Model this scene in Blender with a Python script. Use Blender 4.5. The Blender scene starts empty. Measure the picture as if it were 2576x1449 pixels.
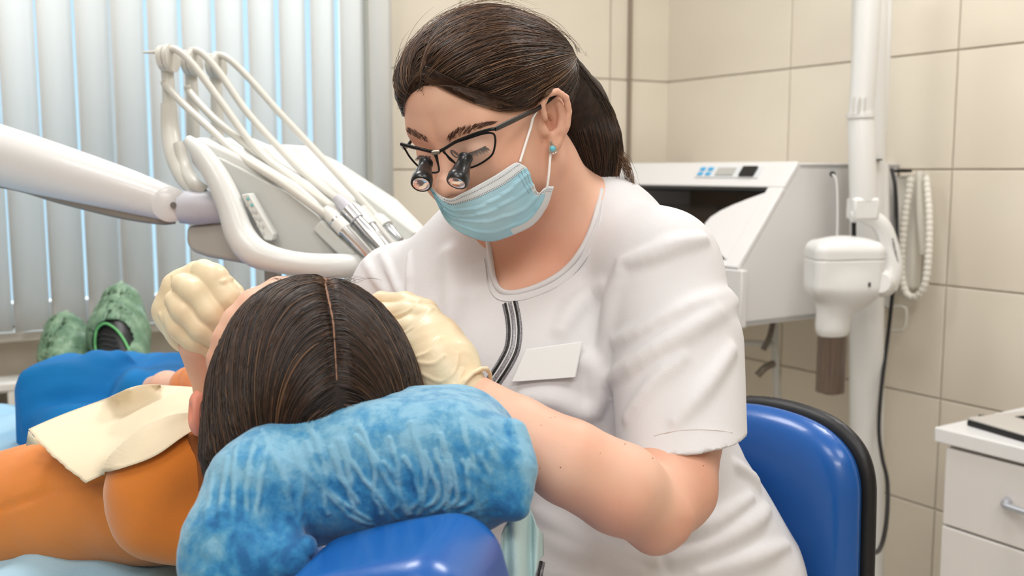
import bpy, bmesh, math, random
import numpy as np
from mathutils import Vector, Matrix
random.seed(7); rng = np.random.default_rng(7)
SC = bpy.context.scene; COL = SC.collection

# ------------------------------------------------------------------ camera, world, lights, exposure
FPX = 2500.0; CX = 1288.0; CY = 724.5; PITCH = math.atan(294/2500.0); CZ = 1.28
cam = bpy.data.cameras.new('camera'); camo = bpy.data.objects.new('camera', cam); COL.objects.link(camo)
cam.sensor_width = 36.0; cam.lens = 36.0*FPX/2576.0
camo.location = (0, 0, CZ); camo.rotation_euler = (math.pi/2-PITCH, 0, 0)
cam.dof.use_dof = True; cam.dof.focus_distance = 0.97; cam.dof.aperture_fstop = 7.0
cam.clip_start = 0.05
SC.camera = camo
SC.view_settings.view_transform = 'Standard'; SC.view_settings.look = 'None'
SC.view_settings.gamma = 1.0; SC.view_settings.exposure = -0.12
try: SC.view_settings.use_curve_mapping = False
except Exception: pass
W = bpy.data.worlds.new('sky'); SC.world = W; W.use_nodes = True
W.node_tree.nodes['Background'].inputs[0].default_value = (0.52, 0.80, 1.0, 1)
W.node_tree.nodes['Background'].inputs[1].default_value = 1.25
def area(name, loc, target, sx, sy, power, color):
    l = bpy.data.lights.new(name, 'AREA'); l.shape = 'RECTANGLE'; l.size = sx; l.size_y = sy
    l.energy = power; l.color = color
    o = bpy.data.objects.new(name, l); COL.objects.link(o); o.location = loc
    d = Vector(target)-Vector(loc)
    o.rotation_euler = d.to_track_quat('-Z', 'Y').to_euler()
    return o
WARM = (1.0, 0.98, 0.97)
area('ceiling_light', (-0.55, 0.10, 2.74), (-0.55, 0.11, 0), 0.6, 0.6, 13, WARM)
area('ceiling_light', (0.75, 0.10, 2.74), (0.75, 0.11, 0), 0.6, 0.6, 13, WARM)
area('ceiling_light', (-0.7, 1.75, 2.74), (-0.7, 1.76, 0), 0.6, 0.6, 22, WARM)
area('ceiling_light', (0.75, 1.8, 2.74), (0.75, 1.81, 0), 0.6, 0.6, 24, WARM)
area('ceiling_light', (-0.2, -1.3, 2.74), (-0.2, -1.29, 0), 1.2, 0.6, 38, WARM)
sun = bpy.data.lights.new('daylight', 'SUN'); sun.energy = 6.0; sun.angle = math.radians(70); sun.color = (.86, .94, 1.0)
suno = bpy.data.objects.new('daylight', sun); COL.objects.link(suno); suno.rotation_euler = Vector((.47, -.883, -.45)).to_track_quat('-Z', 'Y').to_euler()

# ------------------------------------------------------------------ pixel of the photograph + forward distance -> point of the room
cp, sp = math.cos(PITCH), math.sin(PITCH)
def ray(px, py):
    a = (np.asarray(px, float)-CX)/FPX; b = -(np.asarray(py, float)-CY)/FPX
    r = np.stack([a, cp+b*sp, -sp+b*cp], -1)
    return r/r[..., 1:2]
CAM = np.array([0, 0, CZ])
def P(px, py, d): return CAM+ray(px, py)*d
def PL(pts): return [P(*q) for q in pts]
def plane_hit(px, py, pt, n):
    r = ray(px, py); n = np.asarray(n, float)
    t = np.dot(np.asarray(pt)-CAM, n)/(r@n)
    return CAM+r*(t[..., None] if np.ndim(t) else t)

# ------------------------------------------------------------------ materials
def lin(c):
    return tuple((v/255/12.92 if v/255 <= .04045 else ((v/255+.055)/1.055)**2.4) for v in c)
def setin(b, names, v):
    for n in names:
        if n in b.inputs: b.inputs[n].default_value = v; return
def mat(name, rgb, rough=.5, metal=0, rgb2=None, nscale=8, ndet=3, stretch=None, bump=0, bscale=200, sss=0, trans=0, alpha=1, coat=0,
        contrast=(.35, .65), emis=0, spec=.5, ior=1.45, obj=True):
    m = bpy.data.materials.new(name); m.use_nodes = True; nt = m.node_tree; b = nt.nodes['Principled BSDF']
    L = nt.links.new
    c = lin(rgb)+(1,)
    b.inputs['Base Color'].default_value = c
    b.inputs['Roughness'].default_value = rough; b.inputs['Metallic'].default_value = metal
    setin(b, ['Specular IOR Level'], spec); b.inputs['IOR'].default_value = ior
    tc = nt.nodes.new('ShaderNodeTexCoord'); mp = nt.nodes.new('ShaderNodeMapping'); L(tc.outputs['Object'], mp.inputs[0])
    if stretch: mp.inputs['Scale'].default_value = stretch
    if rgb2:
        n = nt.nodes.new('ShaderNodeTexNoise'); n.inputs['Scale'].default_value = nscale; n.inputs['Detail'].default_value = ndet
        L(mp.outputs[0], n.inputs['Vector'])
        r = nt.nodes.new('ShaderNodeValToRGB'); r.color_ramp.elements[0].position = contrast[0]; r.color_ramp.elements[1].position = contrast[1]
        r.color_ramp.elements[0].color = c; r.color_ramp.elements[1].color = lin(rgb2)+(1,)
        L(n.outputs['Fac'], r.inputs[0]); L(r.outputs[0], b.inputs['Base Color'])
    if bump:
        n2 = nt.nodes.new('ShaderNodeTexNoise'); n2.inputs['Scale'].default_value = bscale; n2.inputs['Detail'].default_value = 4
        L(mp.outputs[0], n2.inputs['Vector'])
        bp = nt.nodes.new('ShaderNodeBump'); bp.inputs['Strength'].default_value = bump; bp.inputs['Distance'].default_value = .002
        L(n2.outputs['Fac'], bp.inputs['Height']); L(bp.outputs[0], b.inputs['Normal'])
    if sss:
        setin(b, ['Subsurface Weight'], sss); setin(b, ['Subsurface Scale'], .012)
        b.inputs['Subsurface Radius'].default_value = (1.0, .35, .2)
    if trans: setin(b, ['Transmission Weight'], trans)
    if alpha < 1: b.inputs['Alpha'].default_value = alpha
    if coat: setin(b, ['Coat Weight'], coat); setin(b, ['Coat Roughness'], .12)
    if emis: b.inputs['Emission Color'].default_value = c; b.inputs['Emission Strength'].default_value = emis
    return m
def translucent(name, rgb, fac, rough=.6):
    m = mat(name, rgb, rough); nt = m.node_tree; b = nt.nodes['Principled BSDF']; out = nt.nodes['Material Output']
    t = nt.nodes.new('ShaderNodeBsdfTranslucent'); t.inputs[0].default_value = lin(rgb)+(1,)
    mx = nt.nodes.new('ShaderNodeMixShader'); mx.inputs[0].default_value = fac
    nt.links.new(b.outputs[0], mx.inputs[1]); nt.links.new(t.outputs[0], mx.inputs[2]); nt.links.new(mx.outputs[0], out.inputs[0])
    return m
def hair_mat(name, dark, light, rough=.38):
    m = mat(name, dark, rough); nt = m.node_tree; b = nt.nodes['Principled BSDF']
    h = nt.nodes.new('ShaderNodeHairInfo'); r = nt.nodes.new('ShaderNodeValToRGB')
    r.color_ramp.elements[0].color = lin(dark)+(1,); r.color_ramp.elements[1].color = lin(light)+(1,)
    r.color_ramp.elements[0].position = .35
    nt.links.new(h.outputs['Random'], r.inputs[0]); nt.links.new(r.outputs[0], b.inputs['Base Color'])
    return m

# ------------------------------------------------------------------ object helpers
def link(name, me, m, parent=None, smooth=True):
    o = bpy.data.objects.new(name, me); COL.objects.link(o)
    if m is not None and hasattr(me, 'materials'): me.materials.append(m)
    if parent is not None: o.parent = parent
    if smooth and hasattr(me, 'shade_smooth'): me.shade_smooth()
    return o
def tag(o, label=None, cat=None, group=None, kind=None):
    if label: o['label'] = label
    if cat: o['category'] = cat
    if group: o['group'] = group
    if kind: o['kind'] = kind
    return o
def thing(name, label, cat, loc=(0, 0, 0), rotz=0, group=None):
    o = bpy.data.objects.new(name, None); COL.objects.link(o); o.empty_display_size = .05
    o.location = loc; o.rotation_euler = (0, 0, rotz); bpy.context.view_layer.update()
    return tag(o, label, cat, group)
def part(name, verts, faces, m, parent=None, smooth=True, bevel=0, seg=2, label=None, auto=True, solid=0, world=True):
    """verts in world space; kept in the parent's space when a parent is given"""
    V = np.asarray(verts, float).reshape(-1, 3)
    if parent is not None and world:
        q = parent; M = np.eye(4)
        chain = []
        while q is not None: chain.append(q); q = q.parent
        Mw = Matrix.Identity(4)
        for q in reversed(chain): Mw = Mw @ (Matrix.Translation(q.location) @ q.rotation_euler.to_matrix().to_4x4())
        Mi = np.array(Mw.inverted()); V = V@Mi[:3, :3].T+Mi[:3, 3]
    me = bpy.data.meshes.new(name); me.from_pydata(V.tolist(), [], [tuple(map(int, f)) for f in faces]); me.validate(); me.update()
    o = link(name, me, m, parent, smooth)
    if solid:
        md = o.modifiers.new('s', 'SOLIDIFY'); md.thickness = solid; md.offset = 0
    if bevel:
        md = o.modifiers.new('b', 'BEVEL'); md.width = bevel; md.segments = seg; md.limit_method = 'ANGLE'; md.angle_limit = math.radians(35)
        md.harden_normals = False
    if auto and smooth and (bevel or solid):
        try: me.set_sharp_from_angle(angle=math.radians(50))
        except Exception: pass
    if label: o['label'] = label
    return o
def recalc(o):
    bm = bmesh.new(); bm.from_mesh(o.data); bmesh.ops.recalc_face_normals(bm, faces=bm.faces); bm.to_mesh(o.data); bm.free(); return o
BOXF = [(0, 3, 2, 1), (4, 5, 6, 7), (0, 1, 5, 4), (1, 2, 6, 5), (2, 3, 7, 6), (3, 0, 4, 7)]
def box(name, c, half, m, parent=None, R=None, bevel=.003, **k):
    c = np.asarray(c, float); R = np.eye(3) if R is None else np.asarray(R, float)   # rows = axes
    s = np.array([(-1, -1, -1), (1, -1, -1), (1, 1, -1), (-1, 1, -1), (-1, -1, 1), (1, -1, 1), (1, 1, 1), (-1, 1, 1)])*np.asarray(half)
    return recalc(part(name, c+s@R, BOXF, m, parent, bevel=bevel, **k))
def prism(name, poly, off, m, parent=None, bevel=.004, seg=3, **k):
    """poly: world points in order; off: extrusion vector"""
    A = np.asarray(poly, float); n = len(A); V = np.vstack([A, A+np.asarray(off)])
    F = [tuple(range(n))[::-1], tuple(range(n, 2*n))]+[(i, (i+1) % n, n+(i+1) % n, n+i) for i in range(n)]
    return recalc(part(name, V, F, m, parent, bevel=bevel, seg=seg, **k))
def crom(pts, n=8, closed=False):
    A = np.asarray(pts, float); out = []
    N = len(A)
    rngi = range(N if closed else N-1)
    for i in rngi:
        if closed: p0, p1, p2, p3 = A[(i-1) % N], A[i], A[(i+1) % N], A[(i+2) % N]
        else:
            p1, p2 = A[i], A[i+1]; p0 = A[i-1] if i else 2*p1-p2; p3 = A[i+2] if i+2 < N else 2*p2-p1
        for k in range(n):
            t = k/n
            out.append(.5*((2*p1)+(-p0+p2)*t+(2*p0-5*p1+4*p2-p3)*t*t+(-p0+3*p1-3*p2+p3)*t**3))
    if not closed: out.append(A[-1])
    return np.array(out)
def tube(name, pts, rad, m, parent=None, sides=12, n=8, closed=False, flat=None, up=None, cap=True, **k):
    """rad scalar or per control point; flat=(a,b) scales the section"""
    A = np.asarray(pts, float)
    R = np.full(len(A), rad, float) if np.ndim(rad) == 0 else np.asarray(rad, float)
    S = crom(np.column_stack([A, R]), n, closed); C, R = S[:, :3], S[:, 3]
    T = np.roll(C, -1, 0)-np.roll(C, 1, 0)
    if not closed: T[0] = C[1]-C[0]; T[-1] = C[-1]-C[-2]
    T /= np.linalg.norm(T, axis=1)[:, None]+1e-12
    u = np.array(up if up is not None else ((0, 0, 1) if abs(T[0][2]) < .9 else (1, 0, 0)), float)
    V = []; fa, fb = flat or (1, 1)
    for i in range(len(C)):
        u = (np.array(up, float) if up is not None else u); u = u-T[i]*u.dot(T[i]); u /= np.linalg.norm(u)+1e-12
        w = np.cross(T[i], u)
        for s in range(sides):
            a = 2*math.pi*s/sides; V.append(C[i]+R[i]*(fa*math.cos(a)*u+fb*math.sin(a)*w))
    F = []; N = len(C)
    for i in range(N if closed else N-1):
        j = (i+1) % N
        for s in range(sides):
            q = (s+1) % sides; F.append((i*sides+s, i*sides+q, j*sides+q, j*sides+s))
    if cap and not closed: F.append(tuple(range(sides))[::-1]); F.append(tuple(range((N-1)*sides, N*sides)))
    o = part(name, V, F, m, parent, **k); recalc(o)
    if cap:
        try: o.data.set_sharp_from_angle(angle=math.radians(60))
        except Exception: pass
    return o
def lathe(name, a, b, prof, m, parent=None, sides=28, **k):
    """prof: list of (t along a->b, radius)"""
    a = np.asarray(a, float); b = np.asarray(b, float); ax = b-a; L = np.linalg.norm(ax); ax /= L
    u = np.array((0, 0, 1.) if abs(ax[2]) < .9 else (1., 0, 0)); u -= ax*u.dot(ax); u /= np.linalg.norm(u); w = np.cross(ax, u)
    V = []; F = []
    for t, r in prof:
        for s in range(sides):
            q = 2*math.pi*s/sides; V.append(a+ax*L*t+r*(math.cos(q)*u+math.sin(q)*w))
    for i in range(len(prof)-1):
        for s in range(sides): F.append((i*sides+s, i*sides+(s+1) % sides, (i+1)*sides+(s+1) % sides, (i+1)*sides+s))
    F.append(tuple(range(sides))[::-1]); F.append(tuple(range((len(prof)-1)*sides, len(prof)*sides)))
    o = recalc(part(name, V, F, m, parent, **k))
    o.data.set_sharp_from_angle(angle=math.radians(40)); return o

# ------------------------------------------------------------------ signed distance modelling
def nrm(v): v = np.asarray(v, float); return v/np.linalg.norm(v)
F4 = np.float32
def nl(v): return np.sqrt(np.einsum('ij,ij->i', v, v))
def sph(p, c, r): return nl(p-np.asarray(c, p.dtype))-r
def ell(p, c, r, R=None):
    q = p-np.asarray(c, p.dtype)
    if R is not None: q = q@np.asarray(R, p.dtype).T
    r = np.asarray(r, p.dtype); k0 = nl(q/r); k1 = nl(q/(r*r))+1e-9
    return np.where(k0 < 1e-6, -r.min(), k0*(k0-1)/k1)
def cap(p, a, b, ra, rb=None):
    rb = ra if rb is None else rb
    a = np.asarray(a, float); ba = (np.asarray(b, float)-a).astype(p.dtype); pa = p-a.astype(p.dtype)
    h = np.minimum(np.maximum(pa@ba*(1/float(ba@ba+1e-12)), 0), 1)
    pa -= h[:, None]*ba
    return nl(pa)-(ra+(rb-ra)*h)
def local(p, c, r, fn, core=.5):
    d = nl(p-np.asarray(c, p.dtype)); m = d < r; o = np.maximum(d-r*core, r*.3)
    if m.any(): o[m] = fn(p[m])
    return o
def chain(p, pts, rs, k=0):
    d = None
    for i in range(len(pts)-1):
        e = cap(p, pts[i], pts[i+1], rs[i], rs[i+1])
        d = e if d is None else (np.minimum(d, e) if not k else smin(d, e, k))
    return d
def rbox(p, c, h, R, r):
    q = np.abs((p-c)@np.asarray(R).T)-(np.asarray(h)-r)
    return np.sqrt((np.maximum(q, 0)**2).sum(1))+np.minimum(q.max(1), 0)-r
def smin(a, b, k):
    h = np.maximum(k-np.abs(a-b), 0)/k; return np.minimum(a, b)-h*h*k*.25
def smax(a, b, k): return -smin(-a, -b, k)
def mesh_sdf(f, lo, hi, h, B=8):
    lo = np.asarray(lo, float); hi = np.asarray(hi, float); f0 = lambda q: f(q.astype(np.float32)).astype(np.float32)
    nb = np.ceil((hi-lo)/(h*B)).astype(int)+1
    cx = [lo[i]+(np.arange(nb[i])*B+(B-1)/2)*h for i in range(3)]
    G = np.stack(np.meshgrid(*cx, indexing='ij'), -1).reshape(-1, 3)
    v = np.concatenate([f0(G[i:i+200000]) for i in range(0, len(G), 200000)])
    act = np.where(np.abs(v) < h*B*.87*1.5+h)[0]
    V = np.empty((nb[0], B, nb[1], B, nb[2], B), np.float32); V[:] = v.reshape(nb)[:, None, :, None, :, None]
    loc = np.stack(np.meshgrid(*[np.arange(B)]*3, indexing='ij'), -1).reshape(-1, 3)
    ijk = np.stack(np.unravel_index(act, nb), -1)
    step = 800
    for s in range(0, len(act), step):
        q = ijk[s:s+step]; pts = (lo+(q[:, None, :]*B+loc[None])*h).reshape(-1, 3)
        val = f0(pts).reshape(len(q), B, B, B)
        V[q[:, 0], :, q[:, 1], :, q[:, 2], :] = val
    V = V.reshape(nb*B)
    ins = V < 0
    n = np.array(V.shape)-1
    cnt = np.zeros(n, np.uint8)
    for a in (0, 1):
        for b in (0, 1):
            for c in (0, 1): cnt += ins[a:a+n[0], b:b+n[1], c:c+n[2]]
    cells = np.argwhere((cnt > 0) & (cnt < 8)); del cnt
    idx = np.full(n, -1, np.int32); idx[cells[:, 0], cells[:, 1], cells[:, 2]] = np.arange(len(cells))
    acc = np.zeros((len(cells), 3)); num = np.zeros(len(cells))
    cor = np.array([(a, b, c) for a in (0, 1) for b in (0, 1) for c in (0, 1)])
    for i in range(8):
        for j in range(i+1, 8):
            if np.abs(cor[i]-cor[j]).sum() != 1: continue
            va = V[tuple((cells+cor[i]).T)]; vb = V[tuple((cells+cor[j]).T)]
            m = (va < 0) != (vb < 0); t = np.where(m, va/(va-vb+1e-20), 0)
            acc += np.where(m[:, None], cor[i]+(cor[j]-cor[i])*t[:, None], 0); num += m
    X = lo+(cells+acc/num[:, None])*h
    Fs = []
    for ax in range(3):
        o1, o2 = (ax+1) % 3, (ax+2) % 3
        sl0 = [slice(1, -1)]*3; sl1 = [slice(1, -1)]*3; sl0[ax] = slice(0, -1); sl1[ax] = slice(1, None)
        a = ins[tuple(sl0)]; b = ins[tuple(sl1)]; e = np.argwhere(a != b)
        fl = a[tuple(e.T)]; base = e.copy(); base[:, o1] += 1; base[:, o2] += 1
        d1 = np.zeros(3, int); d1[o1] = 1; d2 = np.zeros(3, int); d2[o2] = 1
        g = lambda c: idx[np.minimum(c[:, 0], n[0]-1), np.minimum(c[:, 1], n[1]-1), np.minimum(c[:, 2], n[2]-1)]
        q = np.stack([g(base), g(base-d1), g(base-d1-d2), g(base-d2)], 1)
        q[~fl] = q[~fl][:, ::-1]
        Fs.append(q[(q >= 0).all(1)])
    F = np.concatenate(Fs)
    for _ in range(2): X = proj(X, f, h*.35, h*.7)
    return X, F
def grad(X, f, e):
    d = f(X); G = np.stack([f(X+np.eye(3)[i]*e)-d for i in range(3)], 1)/e
    return d, G
def proj(X, f, e=.001, lim=.01):
    d, G = grad(X, f, e); s = np.clip(-d/((G**2).sum(1)+1e-6), -lim, lim); return X+s[:, None]*G
def wloc(o):
    v = np.zeros(3)
    while o is not None: v = v+np.array(o.location); o = o.parent
    return v
def sdf_obj(name, f, lo, hi, h, m, parent=None, label=None, attr=None):
    X, F = mesh_sdf(f, lo, hi, h)
    if parent is not None: X = X-wloc(parent)
    me = bpy.data.meshes.new(name)
    me.vertices.add(len(X)); me.vertices.foreach_set('co', X.astype(np.float32).ravel())
    me.loops.add(len(F)*4); me.loops.foreach_set('vertex_index', F.astype(np.int32).ravel())
    me.polygons.add(len(F)); me.polygons.foreach_set('loop_start', np.arange(0, len(F)*4, 4, dtype=np.int32))
    me.update(calc_edges=True); me.validate()
    o = link(name, me, m, parent, True)
    if label: o['label'] = label
    return o, X+(wloc(parent) if parent is not None else 0)
def march(px, py, f, d0, d1, n=90, off=0.0):
    """where the view of pixel (px,py) first meets the surface f (or comes nearest to it)"""
    px = np.atleast_1d(np.asarray(px, float)); py = np.atleast_1d(np.asarray(py, float)); r = ray(px, py)
    ds = np.linspace(d0, d1, n); best = np.full(len(px), 1e9); bd = np.full(len(px), d1); hit = np.zeros(len(px), bool)
    for d in ds:
        v = f(CAM+r*d); m = (~hit) & (v < best); best[m] = v[m]; bd[m] = d; hit |= v <= 0
    for _ in range(3):
        v = f(CAM+r*bd[:, None]); s = np.where(hit, v*.8, 0); bd = bd+np.clip(s, -.01, .01)
    X = CAM+r*bd[:, None]
    if off:
        _, G = grad(X, f, .001); X = X+off*G/(np.linalg.norm(G, axis=1)[:, None]+1e-9)
    return X
def strands(name, paths, rad, m, parent, label=None):
    """paths (S,K,3) world"""
    S, K, _ = paths.shape
    hc = bpy.data.hair_curves.new(name); hc.add_curves([K]*S)
    X = paths.reshape(-1, 3)-wloc(parent)
    hc.position_data.foreach_set('vector', X.astype(np.float32).ravel())
    a = hc.attributes.get('radius') or hc.attributes.new('radius', 'FLOAT', 'POINT')
    t = np.linspace(0, 1, K); rr = np.tile(rad*(1-.75*t**3), S).astype(np.float32); a.data.foreach_set('value', rr)
    o = bpy.data.objects.new(name, hc); COL.objects.link(o); hc.materials.append(m); o.parent = parent
    if label: o['label'] = label
    return o
def flow(X, f, dirf, steps, step, off=0.0, noise=.0, relax=1.0):
    """march strands over surface f along the direction field; returns (S,K,3)"""
    out = [X.copy()]
    for i in range(steps):
        d, G = grad(X, f, .001); N = G/(np.linalg.norm(G, axis=1)[:, None]+1e-9)
        D = dirf(X, i); D = D-N*(D*N).sum(1)[:, None]*relax; D /= np.linalg.norm(D, axis=1)[:, None]+1e-9
        X = X+D*step
        d = f(X); X = X+((off-d)*relax)[:, None]*N
        out.append(X.copy())
    return np.stack(out, 1)
def patch(name, PX, m, parent, solid=0, **k):
    """PX (a,b,3) grid of world points"""
    a, b = PX.shape[:2]; F = [(i*b+j, (i+1)*b+j, (i+1)*b+j+1, i*b+j+1) for i in range(a-1) for j in range(b-1)]
    return part(name, PX.reshape(-1, 3), F, m, parent, solid=solid, auto=False, **k)
def poly_interp(pts, t):
    A = np.asarray(pts, float); A = crom(A, 6); L = np.r_[0, np.cumsum(np.linalg.norm(np.diff(A[:, :2], axis=0), axis=1))]; L /= L[-1]
    return np.stack([np.interp(t, L, A[:, i]) for i in range(A.shape[1])], -1)
# ------------------------------------------------------------------ the room
wd = nrm([.883, .470, 0]); rd = nrm([.541, -.841, 0])          # along the window wall (to the right), along the right wall (towards us)
rn = np.array([.841, .541, 0]); wn = np.array([-wd[1], wd[0], 0])   # outward normals
C0 = np.array([.54, 3.49, 0])
CEIL = 2.75
cA = C0-wd*3.9; cE = C0+rd*5.4; cD = cA-wn*4.6
cD = np.array([-2.9, -2.4, 0]); 
corners = [cA, C0, cE, cD]
m_wall = mat('grout', (208, 198, 182), .85)
m_tile = mat('beige_tile', (226, 218, 202), .35, rgb2=(218, 209, 193), nscale=2.2, ndet=2, bump=.02, bscale=60)
m_paint = mat('wall_paint', (206, 197, 182), .8, bump=.05, bscale=90)
m_floor = mat('floor_tile', (204, 196, 184), .35, rgb2=(190, 182, 170), nscale=3)
m_ceil = mat('ceiling_paint', (236, 234, 228), .9)
m_white = mat('white_plastic', (232, 232, 230), .32)
m_white2 = mat('white_enamel', (220, 220, 219), .28, coat=.2)
m_grey = mat('light_grey_plastic', (204, 205, 200), .38)
m_grey2 = mat('warm_grey_plastic', (186, 184, 174), .45)
m_black = mat('black_rubber', (22, 22, 24), .45)
m_chrome = mat('brushed_steel', (200, 200, 200), .28, metal=1)
fl = prism('floor', corners, (0, 0, -.05), m_floor, bevel=0, smooth=False); tag(fl, kind='structure')
ce = prism('ceiling', [c+np.array([0, 0, CEIL]) for c in corners], (0, 0, .05), m_ceil, bevel=0, smooth=False); tag(ce, kind='structure')
def wallslab(name, a, b, n, z0, z1, m, th=.1):
    a = np.array([a[0], a[1], 0]); b = np.array([b[0], b[1], 0])
    poly = [a+[0, 0, z0], b+[0, 0, z0], b+[0, 0, z1], a+[0, 0, z1]]
    return poly
# right wall
wr = prism('wall_right', wallslab('', C0, cE, rn, 0, CEIL, m_wall), rn*.1, m_wall, bevel=0, smooth=False); tag(wr, kind='structure')
tag(prism('wall_back', wallslab('', cE, cD, None, 0, CEIL, 0), (.1*nrm(np.cross((0, 0, 1.), cD-cE))*-1), m_paint, bevel=0, smooth=False), kind='structure')
tag(prism('wall_left', wallslab('', cD, cA, None, 0, CEIL, 0), (.1*nrm(np.cross((0, 0, 1.), cA-cD))*-1*-1), m_paint, bevel=0, smooth=False), kind='structure')
# window wall: opening behind the blinds
s0, s1 = -3.3, -1.09; zs = CZ-.40; zt = 2.5
ww = bpy.data.objects.new('wall_window', None)
def wall_piece(parts):
    V = []; F = []
    for (a, b, z0, z1) in parts:
        o = len(V)
        for dn in (0, .12):
            for (s, z) in ((a, z0), (b, z0), (b, z1), (a, z1)): V.append(C0+wd*s+wn*dn+np.array([0, 0, z]))
        F += [tuple(o+i for i in f) for f in BOXF]
    return V, F
V, F = wall_piece([(-3.9, s0, 0, CEIL), (s0, s1, 0, zs), (s0, s1, zt, CEIL), (s1, 0.1, 0, CEIL)])
wwin = recalc(part('wall_window_side', V, F, m_paint, smooth=False)); tag(wwin, kind='structure')
wwin.name = 'wall_window'
# tiles: each an object
def tile_mesh(w, h, name='tile'):
    bm = bmesh.new(); bmesh.ops.create_cube(bm, size=1)
    for v in bm.verts: v.co = Vector((v.co.x*w, v.co.y*.008, v.co.z*h))
    bmesh.ops.bevel(bm, geom=[e for e in bm.edges], offset=.0018, segments=1, affect='EDGES')
    me = bpy.data.meshes.new(name); bm.to_mesh(me); bm.free(); me.materials.append(m_tile); return me
TW, TH = .548, .300; Z0 = CZ+.004
cache = {}
def tiles(parent, org, dr, nout, spans, zlo, zhi, zj=Z0):
    ang = math.atan2(dr[1], dr[0])
    k0 = math.floor((zlo-zj)/TH); z = zj+k0*TH
    while z < zhi:
        za, zb = max(z, zlo), min(z+TH, zhi)
        if zb-za > .02:
            for (a, b) in spans:
                key = (round(b-a, 3), round(zb-za, 3))
                if key not in cache: cache[key] = tile_mesh(key[0]-.004, key[1]-.004)
                o = bpy.data.objects.new('tile', cache[key]); COL.objects.link(o); o.parent = parent
                c = org+dr*((a+b)/2)-nout*.0035+np.array([0, 0, (za+zb)/2])
                o.location = c; o.rotation_euler = (0, 0, ang)
        z += TH
sp_r = [(i*TW, (i+1)*TW) for i in range(0, 6)]
tiles(wr, C0, rd, rn, sp_r, 0, CEIL)
sp_w = [(-.17, -.004), (-.245, -.17), (-.245-TW, -.245), (s1, -.245-TW)]
tiles(wwin, C0, wd, wn, sp_w, 0, CEIL)
# dark metal edge strip near the corner and ceiling cornice
m_strip = mat('metal_strip', (150, 138, 124), .4, metal=.4)
tr = box('trim_1', C0+wd*-.172-wn*.012+np.array([0, 0, CEIL/2]), (.006, .008, CEIL/2), m_strip, R=[wd, wn, [0, 0, 1]], bevel=.002); tag(tr, kind='structure')
# window
m_frame = mat('window_frame_white', (225, 228, 230), .4)
m_glass = mat('window_glass', (225, 240, 245), .03, alpha=.05)
wi = box('window_1', C0+wd*((s0+s1)/2)+wn*.06+np.array([0, 0, zs+.03]), ((s1-s0)/2, .03, .03), m_frame, R=[wd, wn, [0, 0, 1]]); tag(wi, kind='structure')
for s in (s0+.03, s0+.75, s0+1.48, s1-.03):
    box('window_frame', C0+wd*s+wn*.06+np.array([0, 0, (zs+zt)/2]), (.03, .03, (zt-zs)/2), m_frame, wi, R=[wd, wn, [0, 0, 1]])
for a, b in ((s0+.03, s0+.75), (s0+.75, s0+1.48), (s0+1.48, s1-.03)):
    box('window_pane', C0+wd*(a+b)/2+wn*.06+np.array([0, 0, (zs+zt)/2]), ((b-a)/2-.02, .002, (zt-zs)/2-.02), m_glass, wi, R=[wd, wn, [0, 0, 1]], bevel=0)
sill = box('window_sill', C0+wd*(s0+s1)/2-wn*.03+np.array([0, 0, zs-.012]), ((s1-s0)/2+.03, .05, .012), mat('sill', (214, 208, 198), .4), wi, R=[wd, wn, [0, 0, 1]])
# blinds
m_slat = translucent('blind_fabric', (236, 235, 232), .48, .75)
bl = thing('vertical_blinds', 'light grey vertical slat blinds hanging in front of the window', 'blinds', tuple(C0+wd*-2.2-wn*.13))
zb0 = CZ-.392; zb1 = 2.66; rail_c = C0+wd*((s0+s1)/2)-wn*.13
box('headrail', rail_c+np.array([0, 0, zb1+.02]), ((s1-s0)/2+.05, .02, .02), m_white, bl, R=[wd, wn, [0, 0, 1]])
sw = .086; pit = .0835; ths = math.radians(24)
sme = None; k = 0; s = s1-.035+.02
while s > s0-.05:
    if sme is None:
        V = []; nn = 8
        for z in (0, zb1-zb0):
            for i in range(nn+1):
                u = -.5+i/nn; V.append((u*sw, .014*(1-4*u*u)-.007, z))
        F = [(i, i+1, nn+1+i+1, nn+1+i) for i in range(nn)]
        sme = bpy.data.meshes.new('slat'); sme.from_pydata(V, [], F); sme.materials.append(m_slat); sme.shade_smooth()
    o = bpy.data.objects.new('slat', sme); COL.objects.link(o); o.parent = bl
    base = C0+wd*s-wn*.13+np.array([0, 0, zb0])
    o.location = base-np.array(bl.location)
    o.rotation_euler = (0, 0, math.atan2(wd[1], wd[0])+ths+random.uniform(-.05, .05)); s -= pit
    md = o.modifiers.new('s', 'SOLIDIFY'); md.thickness = .0006
# radiator under the window
rad = thing('radiator', 'white sectional radiator on the wall under the window', 'radiator', tuple(C0+wd*-1.8-wn*.1))
zr = CZ-.515
m_rad = mat('radiator_enamel', (224, 222, 216), .35)
for i, s in enumerate(np.arange(-2.62, -.95, .078)):
    c = C0+wd*s-wn*.09
    box('radiator_section', c+np.array([0, 0, zr-.29]), (.012, .045, .28), m_rad, rad, R=[wd, wn, [0, 0, 1]], bevel=.006)
    box('radiator_cap', c+np.array([0, 0, zr-.012]), (.0375, .047, .014), m_rad, rad, R=[wd, wn, [0, 0, 1]], bevel=.008)
for dz in (-.1, -.5): tube('header_pipe', [C0+wd*-2.66-wn*.09+np.array([0, 0, zr+dz+.02]), C0+wd*-.95-wn*.09+np.array([0, 0, zr+dz+.02])], .016, m_rad, rad, n=1)
box('front_panel', C0+wd*-2.3-wn*.14+np.array([0, 0, zr-.4]), (.42, .006, .25), m_rad, rad, R=[wd, wn, [0, 0, 1]])

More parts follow.
